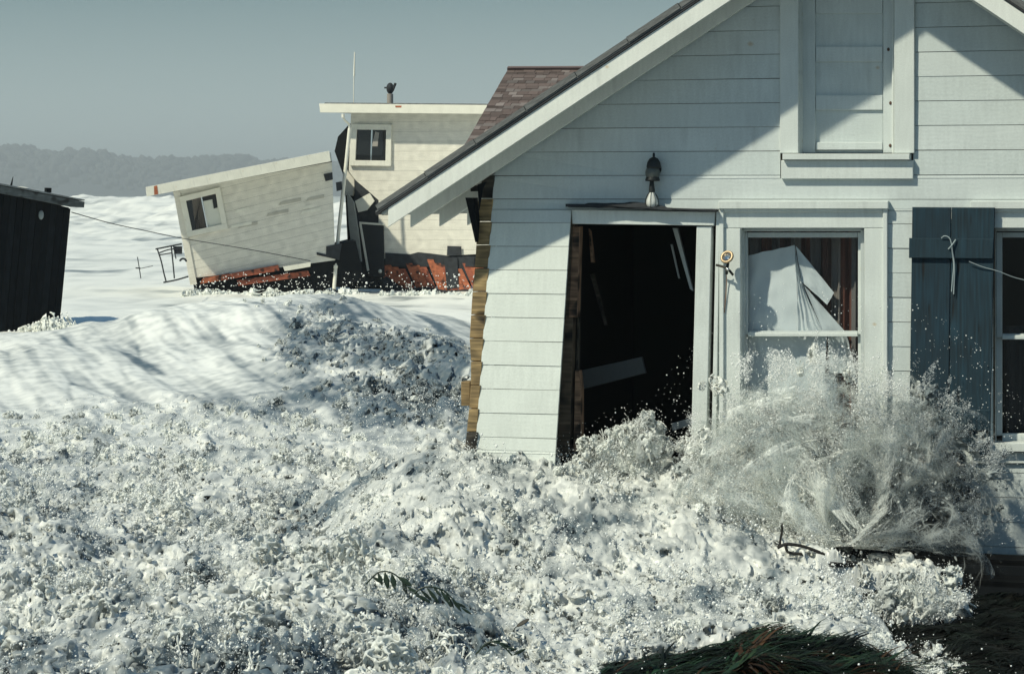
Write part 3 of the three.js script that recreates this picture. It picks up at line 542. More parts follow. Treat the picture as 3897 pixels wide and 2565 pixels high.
// ------------------------------------------------------------------ the broken two-storey house
function planked(g, parent, pts, rowH, w, mats) {     // horizontal boards clipped to a convex outline (local points)
  const ys = pts.map(p => p[1]), y0 = Math.min(...ys), y1 = Math.max(...ys);
  const span = y => { let a = 1e9, b = -1e9; for (let i = 0; i < pts.length; i++) { const p = pts[i], q = pts[(i + 1) % pts.length]; if ((p[1] - y) * (q[1] - y) <= 0 && p[1] !== q[1]) { const x = p[0] + (q[0] - p[0]) * (y - p[1]) / (q[1] - p[1]); a = Math.min(a, x); b = Math.max(b, x); } } return [a, b]; };
  for (let y = y0; y < y1 - .02; y += rowH) { const t = Math.min(y1 - .001, y + rowH - .004), a = span(y + .001), b = span(t); if (b[0] > b[1] || a[0] > a[1]) continue; mesh('board', prism([[a[0], y], [a[1], y], [b[1], t], [b[0], t]], w - .03, w + rr(0, .004), .001), mats[Math.floor(rnd() * mats.length)], parent); }
}
function smallWindow(g, nm, o, w, mats) {            // sliding window: outer px corners TL TR BR BL, frame width f (0..1)
  const win = grp(nm, g), [a, b, c, d] = o, mix = (s, t) => { const top = [a[0] + (b[0] - a[0]) * s, a[1] + (b[1] - a[1]) * s], bot = [d[0] + (c[0] - d[0]) * s, d[1] + (c[1] - d[1]) * s]; return [top[0] + (bot[0] - top[0]) * t, top[1] + (bot[1] - top[1]) * t]; };
  const q = (s0, t0, s1, t1) => [mix(s0, t1), mix(s1, t1), mix(s1, t0), mix(s0, t0)];
  slab('frame', g, q(0, 0, 1, .13), w, w + .09, M.cream, win); slab('frame', g, q(0, .87, 1, 1), w, w + .1, M.cream, win);
  slab('frame', g, q(0, .13, .14, .87), w, w + .088, M.cream, win); slab('frame', g, q(.87, .13, 1, .87), w, w + .088, M.cream, win);
  slab('mullion', g, q(.5, .13, .535, .87), w + .02, w + .05, M.chrome, win, .002);
  slab('pane', g, q(.14, .13, .5, .87), w + .025, w + .035, std(.01, .012, .014, { roughness: .08 }), win, 0);
  return { win, q };
}
{
  const g = thing('broken_house', 'pale two storey house with white flat roof and torn orange lower wall', 'house', [(1600 - CX) / F * 77, 0, -77], [0, -.33, 0]);
  const wall = grp('wall', g), P = (x, y, w = 0) => on(g, x, y, w);
  planked(g, wall, [P(1440, 985), P(2100, 985), P(2100, 400), P(1336, 400), P(1326, 664), P(1440, 760)], .3, 0, [M.beige, M.beige2]);
  mesh('side_wall', new THREE.BoxGeometry(.15, 5.4, 7).translate(P(1330, 700)[0] + .3, 2.7, -3.7), M.beige2, g);
  mesh('core_wall', prism([P(1345, 1090), P(2100, 1090), P(2100, 436), P(1345, 436)], -.2, -.05), M.tar, g);
  const roof = grp('roof', g);
  slab('fascia', g, [[1217, 428], [2140, 436], [2140, 402], [1213, 394]], .62, .68, M.cream, roof);
  slab('roof_boards', g, [[1222, 424], [2140, 430], [2140, 404], [1222, 396]], -6, .6, M.soffit, roof);
  slab('roof_felt', g, [[1230, 396], [2140, 402], [2140, 397], [1236, 390]], -6, .66, M.roofEdge, roof);
  slab('bare_patch', g, [[1505, 409], [1527, 409], [1527, 402], [1503, 402]], .681, .684, M.orange, roof, 0);
  const w = smallWindow(g, 'window', [[1336, 472], [1489, 474], [1486, 632], [1328, 630]], 0.01);
  slab('pane', g, w.q(.535, .13, .87, .87), .03, .04, std(.012, .014, .016, { roughness: .08 }), w.win, 0);
  slab('curtain', g, [[1414, 557], [1436, 557], [1442, 505], [1428, 500]], .042, .05, std(.3, .28, .25), w.win, 0);
  // torn lower wall: tar paper above, diagonal orange boards below
  const low = grp('torn_wall', g);
  slab('tar_paper', g, [[1465, 1013], [1650, 1015], [1690, 1055], [1890, 1080], [1890, 972], [1800, 976], [1700, 973], [1640, 965], [1590, 960], [1560, 968], [1465, 962]], .005, .03, M.tar, low);
  for (let i = 0; i < 17; i++) { const x = 1435 + i * 27, ph = (i % 4) * 7; slab('diagonal_board', g, [[x + 52, 1125], [x + 75, 1125], [x + 25, 1002 - (i === 7 ? 36 : 0) + ph], [x, 1002 - (i === 7 ? 36 : 0) + ph]], .0315 + (i % 2) * .004, .05 + (i % 2) * .005, i % 3 ? M.orange : M.orange2, low, .002); }
  for (const q of [[[1700, 1100], [1745, 1095], [1740, 980], [1690, 980]], [[1700, 972], [1755, 972], [1755, 938], [1702, 936]], [[1770, 1015], [1805, 1015], [1805, 976], [1772, 976]], [[1450, 1140], [1900, 1140], [1880, 1112], [1800, 1100], [1700, 1106], [1620, 1092], [1540, 1100], [1470, 1052], [1445, 1066]]]) slab('tar_paper', g, q, .058, .075, M.tar, low, .002);
  // dark split between the two parts, its shade put into a black slab
  slab('dark_split', g, [[1330, 1100], [1460, 1100], [1450, 850], [1445, 760], [1425, 735], [1340, 700], [1330, 470], [1285, 520], [1272, 575], [1310, 680]], -.9, -.6, M.black);
  slab('wall_flap', g, [[1350, 765], [1362, 808], [1395, 800], [1424, 765], [1405, 735]], .05, .09, M.cream);
  slab('wall_flap', g, [[1340, 745], [1352, 690], [1312, 640], [1306, 742]], -.3, -.2, M.beige2);
  slab('leaning_panel', g, [[1342, 998], [1374, 996], [1362, 880], [1345, 770], [1318, 730], [1326, 850]], .1, .18, std(.34, .36, .35, { map: streakTex }));
  slab('orange_scrap', g, [[1385, 806], [1396, 808], [1392, 790], [1382, 794]], -.55, -.5, M.orange2);
  const door = grp('door', g);
  slab('leaf', g, [[1400, 1052], [1462, 1052], [1458, 856], [1370, 852]], .06, .1, std(.014, .018, .022), door);
  slab('frame', g, [[1367, 852], [1460, 858], [1460, 851], [1366, 844]], .1, .14, M.cream, door, .002);
  slab('frame', g, [[1396, 1032], [1403, 1030], [1373, 852], [1366, 852]], .1, .138, M.cream, door, .002);
  const kp = P(1446, 1032, .2), bp = P(1458, 853, .15);
  mesh('knob', new THREE.SphereGeometry(.06, 10, 8).translate(kp[0], kp[1], .2), M.cream, door);
  mesh('knob', new THREE.SphereGeometry(.045, 10, 8).translate(bp[0], bp[1], .17), M.cream, door);
  // vent on the roof
  const vp = P(1484, 392, -1.5), vent = grp('vent_pipe', g), V = (n, geo, mt) => mesh(n, geo.translate(vp[0], vp[1], -1.5), mt, vent);
  V('pipe', new THREE.CylinderGeometry(.1, .1, .34, 14).translate(0, .12, 0), std(.3, .27, .24)); V('cap', new THREE.SphereGeometry(.15, 12, 8).scale(.8, 1.2, .8).translate(0, .46, 0), M.tar); V('vane', new THREE.BoxGeometry(.34, .05, .05).translate(-.02, .48, 0), M.tar);
  V('vane', new THREE.BoxGeometry(.05, .26, .1).rotateZ(-.4).translate(.13, .5, 0), M.tar);
}
{ // mast on the roof
  const m = mesh('radio_mast', mergeGeometries([tube([world(1345, 402, 77.3), world(1346, 300, 77.3), world(1348, 282, 77.3)], .015, 8, 6), tube([world(1347, 290, 77.3), world(1349, 198, 77.3)], .033, 8, 6, t => 1 - .4 * t)]), M.cream, scene, true); tag(m, 'thin white mast standing on the flat white roof', 'mast');
}
{ // leaning downspout
  const dp = thing('downspout', 'white downspout leaning loose between the two halves of the broken house', 'downspout', [0, 0, 0]);
  mesh('outlet', tube([world(1305, 433, 75.9), world(1305, 448, 75.9)], .05, 4, 8), M.cream, dp);
  mesh('elbow', tube([world(1305, 446, 75.9), world(1312, 458, 76), world(1328, 474, 76.2), world(1330, 492, 76.2)], .035, 14, 8), M.cream, dp);
  mesh('pipe', tube([world(1330, 488, 76.2), world(1310, 680, 76), world(1288, 880, 75.8), world(1270, 1100, 75.4)], .055, 24, 10), M.cream, dp);
  mesh('coupling', tube([world(1277, 1010, 75.5), world(1276, 1022, 75.5)], .064, 4, 10), M.cream, dp);
}
{ // the wing that has slid off, tilted
  const g = thing('tilted_wing', 'beige house wing tilted and sliding off into the surf', 'house', [(720 - CX) / F * 75, EYE - (1082 - HY) / F * 75, -75], [0, .1, .235]);
  g.rotation.order = 'YXZ'; g.updateMatrixWorld(true);
  const P = (x, y, w = 0) => on(g, x, y, w), wall = grp('wall', g);
  const BL = P(735, 1062), BR = P(1275, 990), TR = P(1262, 610), TL = P(656, 728);
  planked(g, wall, [BL, BR, TR, TL], .24, 0, [M.beige, M.beige2, M.beige2]);
  mesh('core_wall', prism([BL, BR, TR, TL], -.16, -.05), M.tar, g);
  slab('corner_board', g, [[722, 1085], [748, 1082], [682, 726], [658, 730]], -.14, .04, M.beige2, g);
  mesh('side_wall', new THREE.BoxGeometry(.12, TL[1] - BL[1], 5).translate((BL[0] + TL[0]) / 2 + .15, (TL[1] + BL[1]) / 2, -2.7), M.beige2, g);
  const roof = grp('roof', g);
  slab('fascia', g, [[556, 748], [1258, 614], [1252, 574], [552, 712]], 1.2, 1.26, M.cream, roof);
  slab('roof_boards', g, [[562, 742], [1262, 612], [1258, 580], [560, 714]], -3.5, 1.19, M.soffit, roof);
  slab('bare_patch', g, [[585, 742], [600, 739], [596, 706], [584, 708]], 1.262, 1.268, M.orange, roof, 0);
  const w = smallWindow(g, 'window', [[680, 750], [835, 712], [866, 870], [712, 902]], .01);
  const pane = std(.1, .12, .13, { roughness: .05, metalness: 0 });
  slab('pane', g, w.q(.535, .13, .87, .87), .026, .034, std(.62, .63, .56, { roughness: .5 }), w.win, 0);
  slab('torn_shade', g, [[770, 766], [828, 754], [832, 726], [766, 742]], .036, .05, M.dark, w.win, 0);
  slab('torn_shade', g, [[812, 794], [826, 790], [822, 755], [806, 758]], .036, .052, M.dark, w.win, 0);
  slab('curtain', g, [[742, 874], [780, 866], [762, 750], [728, 757]], .036, .045, std(.16, .14, .12), w.win, 0);
  for (const q of [[[1238, 690], [1266, 683], [1264, 656], [1230, 663]], [[1280, 728], [1302, 722], [1300, 690], [1277, 694]]]) slab('hole_patch', g, q, .012, .03, M.tar);
  slab('hole_patch', g, [[1204, 970], [1290, 990], [1300, 925], [1240, 938], [1240, 968], [1204, 960]], .012, .03, M.tar);
  for (let i = 0; i < 8; i++) { const x = rr(860, 1180), y = 862 - (x - 860) * .2 + rr(-60, 10), l = rr(30, 90); slab('painted_sun_streak', g, [[x, y + 12], [x + l, y + 12 - l * .2], [x + l, y - l * .2], [x + 6, y]], .012, .016 + i * .001, i % 2 ? std(.55, .53, .47, { map: streakTex }) : M.cream, g, 0); }  // streaks of grazing sun painted on the shaded wall, cream and duller
  // underside: shade of the void put into a black box; orange sill
  slab('sill_beam', g, [[850, 1066], [1062, 1030], [1058, 1008], [850, 1046]], .0, .2, M.orange2);
  slab('sill_beam', g, [[905, 1088], [1180, 1050], [1172, 1030], [900, 1066]], .02, .12, M.orange2);
  slab('sill_beam', g, [[760, 1080], [880, 1062], [870, 1040], [770, 1060]], .0, .16, M.orange);
  slab('loose_board', g, [[1082, 1032], [1180, 1015], [1182, 998], [1076, 1015]], .2, .26, M.cream);
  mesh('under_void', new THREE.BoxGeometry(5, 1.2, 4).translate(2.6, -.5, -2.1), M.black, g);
}
{ // torn orange corner beside the downspout
  const g = thing('wall_wreckage', 'torn orange sheathing and black paper wreckage beside the white downspout', 'wreckage', [(1290 - CX) / F * 76.4, 0, -76.4], [0, .15, 0]);
  slab('tar_paper', g, [[1180, 1090], [1350, 1095], [1345, 960], [1320, 918], [1240, 935], [1205, 975]], -.3, -.2, M.tar);
  for (const [q, m] of [[[[1235, 1052], [1280, 1078], [1300, 1072], [1300, 1050], [1215, 982], [1190, 985], [1190, 1000]], M.orange], [[[1268, 1020], [1322, 1060], [1328, 1000], [1318, 962], [1282, 968]], M.orange2], [[[1260, 1075], [1316, 1078], [1325, 1040], [1288, 1020]], M.orange2], [[[1348, 1022], [1372, 1028], [1372, 1012], [1350, 1008]], M.orange2]]) slab('sheathing_board', g, q, -.18, -.1 + rnd() * .05, m);
}
{ // railing and scraps left of the wing
  const g = thing('broken_railing', 'thin dark broken railing standing in surf left of the tilted wing', 'railing', [0, 0, 0]);
  const rl = (name, pts, r) => mesh(name, tube(pts.map(p => world(p[0], p[1], 73.5)), r, 10, 5), M.tar, g);
  rl('top_rail', [[590, 948], [640, 938], [690, 928]], .025); rl('rail', [[605, 962], [640, 950], [690, 946]], .02); rl('rail', [[607, 970], [655, 962]], .018);
  rl('post', [[597, 948], [612, 995], [622, 1040], [630, 1070]], .022); rl('post', [[650, 938], [655, 985], [662, 1060]], .022); rl('post', [[658, 936], [668, 985]], .018);
  rl('rail', [[620, 1075], [670, 1065], [715, 1052]], .025);
  const box = mesh('meter_box', new THREE.BoxGeometry(.22, .22, .15), M.tar, g); box.position.copy(world(676, 952, 73.6));
  const bx = mesh('pipe_end', new THREE.TorusGeometry(.09, .03, 6, 10, 3), M.tar, g); bx.position.copy(world(695, 996, 73.6));
  const m = mesh('snag_pole', mergeGeometries([tube([world(521, 978, 72), world(528, 1020, 72), world(534, 1060, 72)], .014, 6, 5), tube([world(514, 1020, 72), world(532, 1021, 72)], .02, 4, 5), tube([world(532, 1022, 72), world(580, 1012, 72)], .01, 4, 5)]), M.tar, scene, true); tag(m, 'thin stake with a crossbar poking from surf left of the broken railing', 'stake');
  const c = mesh('fallen_cable', tube([world(270, 808, 56), world(420, 850, 62), world(560, 880, 68), world(720, 912, 73.8), world(950, 950, 73), world(1180, 993, 73.4)], .012, 60, 5), M.tar, scene, true); tag(c, 'thin dark cable sagging from the shed across the tilted wing', 'cable');
}
// ------------------------------------------------------------------ dark shed at the left edge
{
  const g = thing('dark_shed', 'dark board shed tilting in the surf at the left edge', 'shed', [(235 - CX) / F * 52, 0, -52], [0, .55, -.045]);
  const wl = grp('wall', g), x0 = -420, n = 27;
  const top = x => 716 + (x + 20) * .225, right = y => 267 - (y - 790) * .0925;
  for (let i = 0; i < n; i++) { const a = x0 + (267 - x0) * i / n, b = x0 + (267 - x0) * (i + 1) / n - (rnd() < .5 ? 2.2 : 1), bot = 1330; slab('board', g, [[a - 50, bot], [b - 50, bot], [b, top(b) + 14], [a, top(a) + 14]], -.03, rr(0, .02), i % 3 ? M.shed : M.shed2, wl, .004); }
  mesh('core', prism([on(g, x0 - 40, 1330), on(g, 214, 1330), on(g, 264, 790), on(g, x0, 640)], -4, -.06), M.black, g);
  const roof = grp('roof', g);
  slab('fascia', g, [[-440, 650], [270, 788], [318, 790], [320, 768], [-440, 622]], .2, .26, std(.1, .12, .125, { map: woodTex }), roof);
  slab('roof_boards', g, [[-440, 642], [316, 784], [316, 768], [-440, 624]], -4.2, .19, M.shed2, roof);
  slab('roof_felt', g, [[-440, 621], [318, 764], [322, 760], [-440, 612]], -4.2, .28, std(.22, .25, .26, { map: roughTex }), roof);
  const at = (x, y, w) => { const p = on(g, x, y, w); return [p[0], p[1], w]; };
  mesh('roof_vent', new THREE.BoxGeometry(.11, .1, .12).translate(...at(180, 724, -.6)), M.black, roof);
  mesh('roof_spike', tube([at(38, 712, -.5), at(43, 690, -.5), at(47, 672, -.5)], .03, 6, 5, t => 1 - .8 * t), M.black, roof);
  mesh('roof_rubble', new THREE.IcosahedronGeometry(.09, 1).scale(2.6, .4, 1).translate(...at(70, 716, -.5)), M.cream, roof);
  mesh('wall_fitting', new THREE.IcosahedronGeometry(.07, 1).scale(.8, 1.4, .6).translate(...at(154, 818, .04)), std(.2, .24, .25), g);
}
//@@FOAM
// ------------------------------------------------------------------ foam, spray and drops
function surfaceNets(f, n, lo, hi, colf) {            // smooth closed surface of f = 0, inside f > 0
  const N = n + 1, S = new Float32Array(N * N * N), h = (hi - lo) / n;
  for (let k = 0, q = 0; k < N; k++) for (let j = 0; j < N; j++) for (let i = 0; i < N; i++, q++) S[q] = i === 0 || j === 0 || k === 0 || i === n || j === n || k === n ? -1 : f(lo + i * h, lo + j * h, lo + k * h);
  const id = new Int32Array(N * N * N).fill(-1), P = [], C = [], I = [], at = (i, j, k) => (k * N + j) * N + i, c = [];
  for (let k = 0; k < n; k++) for (let j = 0; j < n; j++) for (let i = 0; i < n; i++) {
    let x = 0, y = 0, z = 0, m = 0;
    const edge = (a0, b0, c0, a1, b1, c1) => { const u = S[at(i + a0, j + b0, k + c0)], v = S[at(i + a1, j + b1, k + c1)]; if (u > 0 !== v > 0) { const t = u / (u - v); x += a0 + (a1 - a0) * t; y += b0 + (b1 - b0) * t; z += c0 + (c1 - c0) * t; m++; } };
    for (let b = 0; b < 2; b++) for (let d = 0; d < 2; d++) { edge(0, b, d, 1, b, d); edge(b, 0, d, b, 1, d); edge(b, d, 0, b, d, 1); }
    if (!m) continue; id[at(i, j, k)] = P.length / 3; const X = lo + (i + x / m) * h, Y = lo + (j + y / m) * h, Z = lo + (k + z / m) * h; P.push(X, Y, Z); colf(X, Y, Z, c); C.push(c[0], c[1], c[2]);
  }
  const quad = (a, b, d, e, flip) => { if (a < 0 || b < 0 || d < 0 || e < 0) return; flip ? I.push(a, d, b, a, e, d) : I.push(a, b, d, a, d, e); };
  for (let k = 1; k < n; k++) for (let j = 1; j < n; j++) for (let i = 1; i < n; i++) {
    const s = S[at(i, j, k)] > 0;
    if (s !== S[at(i + 1, j, k)] > 0) quad(id[at(i, j - 1, k - 1)], id[at(i, j, k - 1)], id[at(i, j, k)], id[at(i, j - 1, k)], !s);
    if (s !== S[at(i, j + 1, k)] > 0) quad(id[at(i - 1, j, k - 1)], id[at(i - 1, j, k)], id[at(i, j, k)], id[at(i, j, k - 1)], !s);
    if (s !== S[at(i, j, k + 1)] > 0) quad(id[at(i - 1, j - 1, k)], id[at(i, j - 1, k)], id[at(i, j, k)], id[at(i - 1, j, k)], !s);
  }
  const g = new THREE.BufferGeometry(); g.setAttribute('position', new THREE.Float32BufferAttribute(P, 3)); g.setAttribute('color', new THREE.Float32BufferAttribute(C, 3)); g.setIndex(I); g.computeVertexNormals(); return g;
}
const sphereR = (x, y, z) => Math.hypot(x, y, z);
function capsules(list) { return (x, y, z) => { let m = -9; for (const [a, b, r0, r1] of list) { const dx = b[0] - a[0], dy = b[1] - a[1], dz = b[2] - a[2], t = clamp(((x - a[0]) * dx + (y - a[1]) * dy + (z - a[2]) * dz) / (dx * dx + dy * dy + dz * dz)); m = Math.max(m, r0 + (r1 - r0) * t - Math.hypot(x - a[0] - dx * t, y - a[1] - dy * t, z - a[2] - dz * t)); } return m; }; }
const CLUMP = { glob: [], lace: [], sheet: [], spike: [] };
for (let v = 0; v < 4; v++) {
  const s = v * 17.3 + 3, col = k => (x, y, z, c) => { const q = clamp(k + .3 * noise(x * 2.2, y * 2.2, z * 2.2 + s) + .12 * noise(x * 7, y * 7, z * 7 + s), .3, 1); c[0] = .98 * q; c[1] = q; c[2] = q; };
  // heaped froth eaten by bubbles
  CLUMP.glob.push(surfaceNets((x, y, z) => { const e = .72 - sphereR(x, y * 1.35, z) + .42 * noise(x * 1.7 + s, y * 1.7, z * 1.7) + .3 * (Math.abs(noise(x * 3.4, y * 3.4 + s, z * 3.4)) - .2) + .12 * (Math.abs(noise(x * 8, y * 8 + s, z * 8)) - .2); const hole = .26 - .9 * noise(x * 2.9 + s, y * 2.9 + 9, z * 2.9); return Math.min(e, hole); }, 40, -1.15, 1.15, col(.93)));
  // net of strands
  CLUMP.lace.push(surfaceNets((x, y, z) => { const a = noise(x * 1.9 + s, y * 1.9, z * 1.9), b = noise(x * 1.9, y * 1.9 + s, z * 1.9 + 31), e = 1 - sphereR(x, y, z) + .25 * noise(x * 2, y * 2, z * 2 + s); const k = .1 + .07 * noise(x * 5, y * 5, z * 5 + s) + .04 * noise(x * 1.2, y * 1.2, z * 1.2); return Math.min(k - Math.hypot(a, b) * .62, e); }, 44, -1.1, 1.1, col(.97)));
  // torn sheets of water
  CLUMP.sheet.push(surfaceNets((x, y, z) => { const a = noise(x * 1.3 + s, y * 1.1, z * 1.3), e = .95 - sphereR(x, y, z) + .35 * noise(x * 2.2, y * 2.2, z * 2.2 + s); const sh = .055 + .03 * noise(x * 6, y * 6, z * 6) - Math.abs(a) * .55, hole = .22 - noise(x * 2.6, y * 2.6 + s, z * 2.6); return Math.min(sh, e, hole); }, 44, -1.1, 1.1, col(.8)));
  // jets ending in beads
  const caps = []; for (let i = 0; i < 9; i++) { let p = [rr(-.5, .5), -.7, rr(-.5, .5)], dir = [p[0] * .5 + rr(-.3, .3), 1, p[2] * .5 + rr(-.3, .3)], r = rr(.1, .2); const nn = 3 + Math.floor(rnd() * 3); for (let k = 0; k < nn; k++) { const L = rr(.18, .36), q = [p[0] + dir[0] * L, p[1] + dir[1] * L, p[2] + dir[2] * L], r2 = k === nn - 1 ? rr(.05, .09) : Math.max(.028, r * .6); caps.push([p, q, r, r2]); p = q; r = r2; dir = [dir[0] + rr(-.5, .5), dir[1] + rr(-.35, .1), dir[2] + rr(-.5, .5)]; } }
  const cf = capsules(caps);
  CLUMP.spike.push(surfaceNets((x, y, z) => Math.max(cf(x, y, z) + .02 * noise(x * 6, y * 6, z * 6), .45 - sphereR(x, (y + .8) * 1.3, z) + .25 * noise(x * 2.5 + s, y * 2.5, z * 2.5)), 48, -1.15, 1.15, col(.95)));
}
const dropGeo = new THREE.IcosahedronGeometry(1, 1);
const _m = new THREE.Matrix4(), _q = new THREE.Quaternion(), _e = new THREE.Euler(), _p = new THREE.Vector3(), _s = new THREE.Vector3();
function stuffGroup(name, label, category) { const g = named(new THREE.Group(), name); tag(g, label, category); g.userData.kind = 'stuff'; scene.add(g); return g; }
function scatter(parent, name, geo, mat, list) {      // list of [x, y, z, scale, sy, rx, ry, rz, whiteness]
  if (!list.length) return; const im = shadows(new THREE.InstancedMesh(geo, mat, list.length)), c = new THREE.Color(), k = []; im.name = partName(parent, name);
  list.forEach((a, i) => { _m.compose(_p.set(a[0], a[1], a[2]), _q.setFromEuler(_e.set(a[5] ?? 0, a[6] ?? 0, a[7] ?? 0)), _s.set(a[3], a[3] * (a[4] ?? 1), a[3])); im.setMatrixAt(i, _m); foamCol(clamp(a[8] ?? 1, .02, name === 'water_film' ? 1 : .9), k); im.setColorAt(i, name === 'water_film' || name === 'drop' ? c.setRGB(.05 + .91 * k[0] / .91, .055 + .915 * k[1] / .91, .058 + .885 * k[2] / .854) : c.setRGB(k[0], k[1], k[2])); }); parent.add(im);
}
function clumpSet() { const L = {}; for (const k in CLUMP) L[k] = CLUMP[k].map(() => []); return L; }
function putClumps(parent, L) { for (const k in L) L[k].forEach((l, i) => scatter(parent, `${k === 'lace' ? 'foam_net' : k === 'sheet' ? 'water_sheet' : k === 'spike' ? 'water_jet' : 'foam_clump'}`, CLUMP[k][i], M.foam, l)); }
// torn films of water: curved sheets pierced like lace
const veilTex = [0, 1].map(v => {
  const n = 512, d = new Uint8Array(n * n * 4), G = 13, pts = []; for (let i = 0; i < G * G; i++) pts.push([rnd(), rnd()]);
  for (let j = 0; j < n; j++) for (let i = 0; i < n; i++) {
    const u = i / n, t = j / n, wu = u + .05 * noise(u * 5, t * 5, 3 + v) + .02 * noise(u * 17, t * 17, 5 + v), wt = t + .05 * noise(u * 5, t * 4, 9 + v);
    const cx = wu * G, cy = wt * G * .62; let f1 = 9, f2 = 9; const ix = Math.floor(cx), iy = Math.floor(cy);
    for (let b = -1; b < 2; b++) for (let a = -1; a < 2; a++) { const q = pts[(((iy + b) % G + G) % G) * G + ((ix + a) % G + G) % G], e = Math.hypot(ix + a + q[0] - cx, iy + b + q[1] - cy); if (e < f1) { f2 = f1; f1 = e; } else if (e < f2) f2 = e; }
    const film = noise(u * 4, t * 3, 20 + v) + .6 * noise(u * 11, t * 6, 22 + v) + .35 * noise(u * 40, t * 14, 24 + v) + .25 - .75 * t;
    const gr = .5 + .8 * noise(u * 90, t * 60, 30 + v) + .5 * noise(u * 160, t * 120, 31 + v);
    let al = Math.max(.75 * sm(.13, .02, f2 - f1) * sm(-.5, .2, film), .95 * sm(-.25, .55, film) * clamp(gr + .25 * film), sm(.09, .05, f1) * .8);
    al *= sm(0, .14, u + .1 * noise(t * 7, v)) * sm(1, .86, u + .1 * noise(t * 7, v + 4)) * sm(1.02, .72, t + .3 * noise(u * 6, v + 2) + .12 * noise(u * 22, v));
    const k = (j * n + i) * 4; d[k] = d[k + 1] = d[k + 2] = clamp(al) * 255; d[k + 3] = 255;
  }
  const t = new THREE.DataTexture(d, n, n); t.magFilter = THREE.LinearFilter; t.minFilter = THREE.LinearMipmapLinearFilter; t.generateMipmaps = true; t.needsUpdate = true; return t;
});
const veilMat = veilTex.map(t => new THREE.MeshPhysicalMaterial({ color: new THREE.Color().setRGB(.98, 1, .985), alphaMap: t, transparent: true, roughness: 1, transmission: .15, thickness: 0, side: THREE.DoubleSide }));
const veilGeo = [0, 1, 2, 3].map(v => {              // a fan 1 high that bows and curls over
  const n = 18, P = [], UV = [], I = [];
  for (let j = 0; j <= n; j++) for (let i = 0; i <= n; i++) { const a = (i / n - .5) * (1.2 + .3 * v), t = j / n, r = .04 + .96 * t, b = noise(i / n * 3 + v * 9, t * 2.5) * .35 * t; P.push(Math.sin(a) * r * .9, Math.cos(a) * r - .3 * t * t * t + .1 * noise(i / n * 4, t * 3, v), .35 * t * t + b + .12 * Math.cos(a * 3)); UV.push(i / n, t); }
  for (let j = 0; j < n; j++) for (let i = 0; i < n; i++) { const A = j * (n + 1) + i; I.push(A, A + 1, A + n + 1, A + 1, A + n + 2, A + n + 1); }
  const g = new THREE.BufferGeometry(); g.setAttribute('position', new THREE.Float32BufferAttribute(P, 3)); g.setAttribute('uv', new THREE.Float32BufferAttribute(UV, 2)); g.setIndex(I); g.computeVertexNormals(); return g;
});
const veilSet = () => veilGeo.map(() => [[], []]);
const putVeils = (parent, V) => V.forEach((q, i) => q.forEach((l, k) => scatter(parent, 'water_film', veilGeo[i], veilMat[k], l)));
const pick = a => a[Math.floor(rnd() * a.length)];
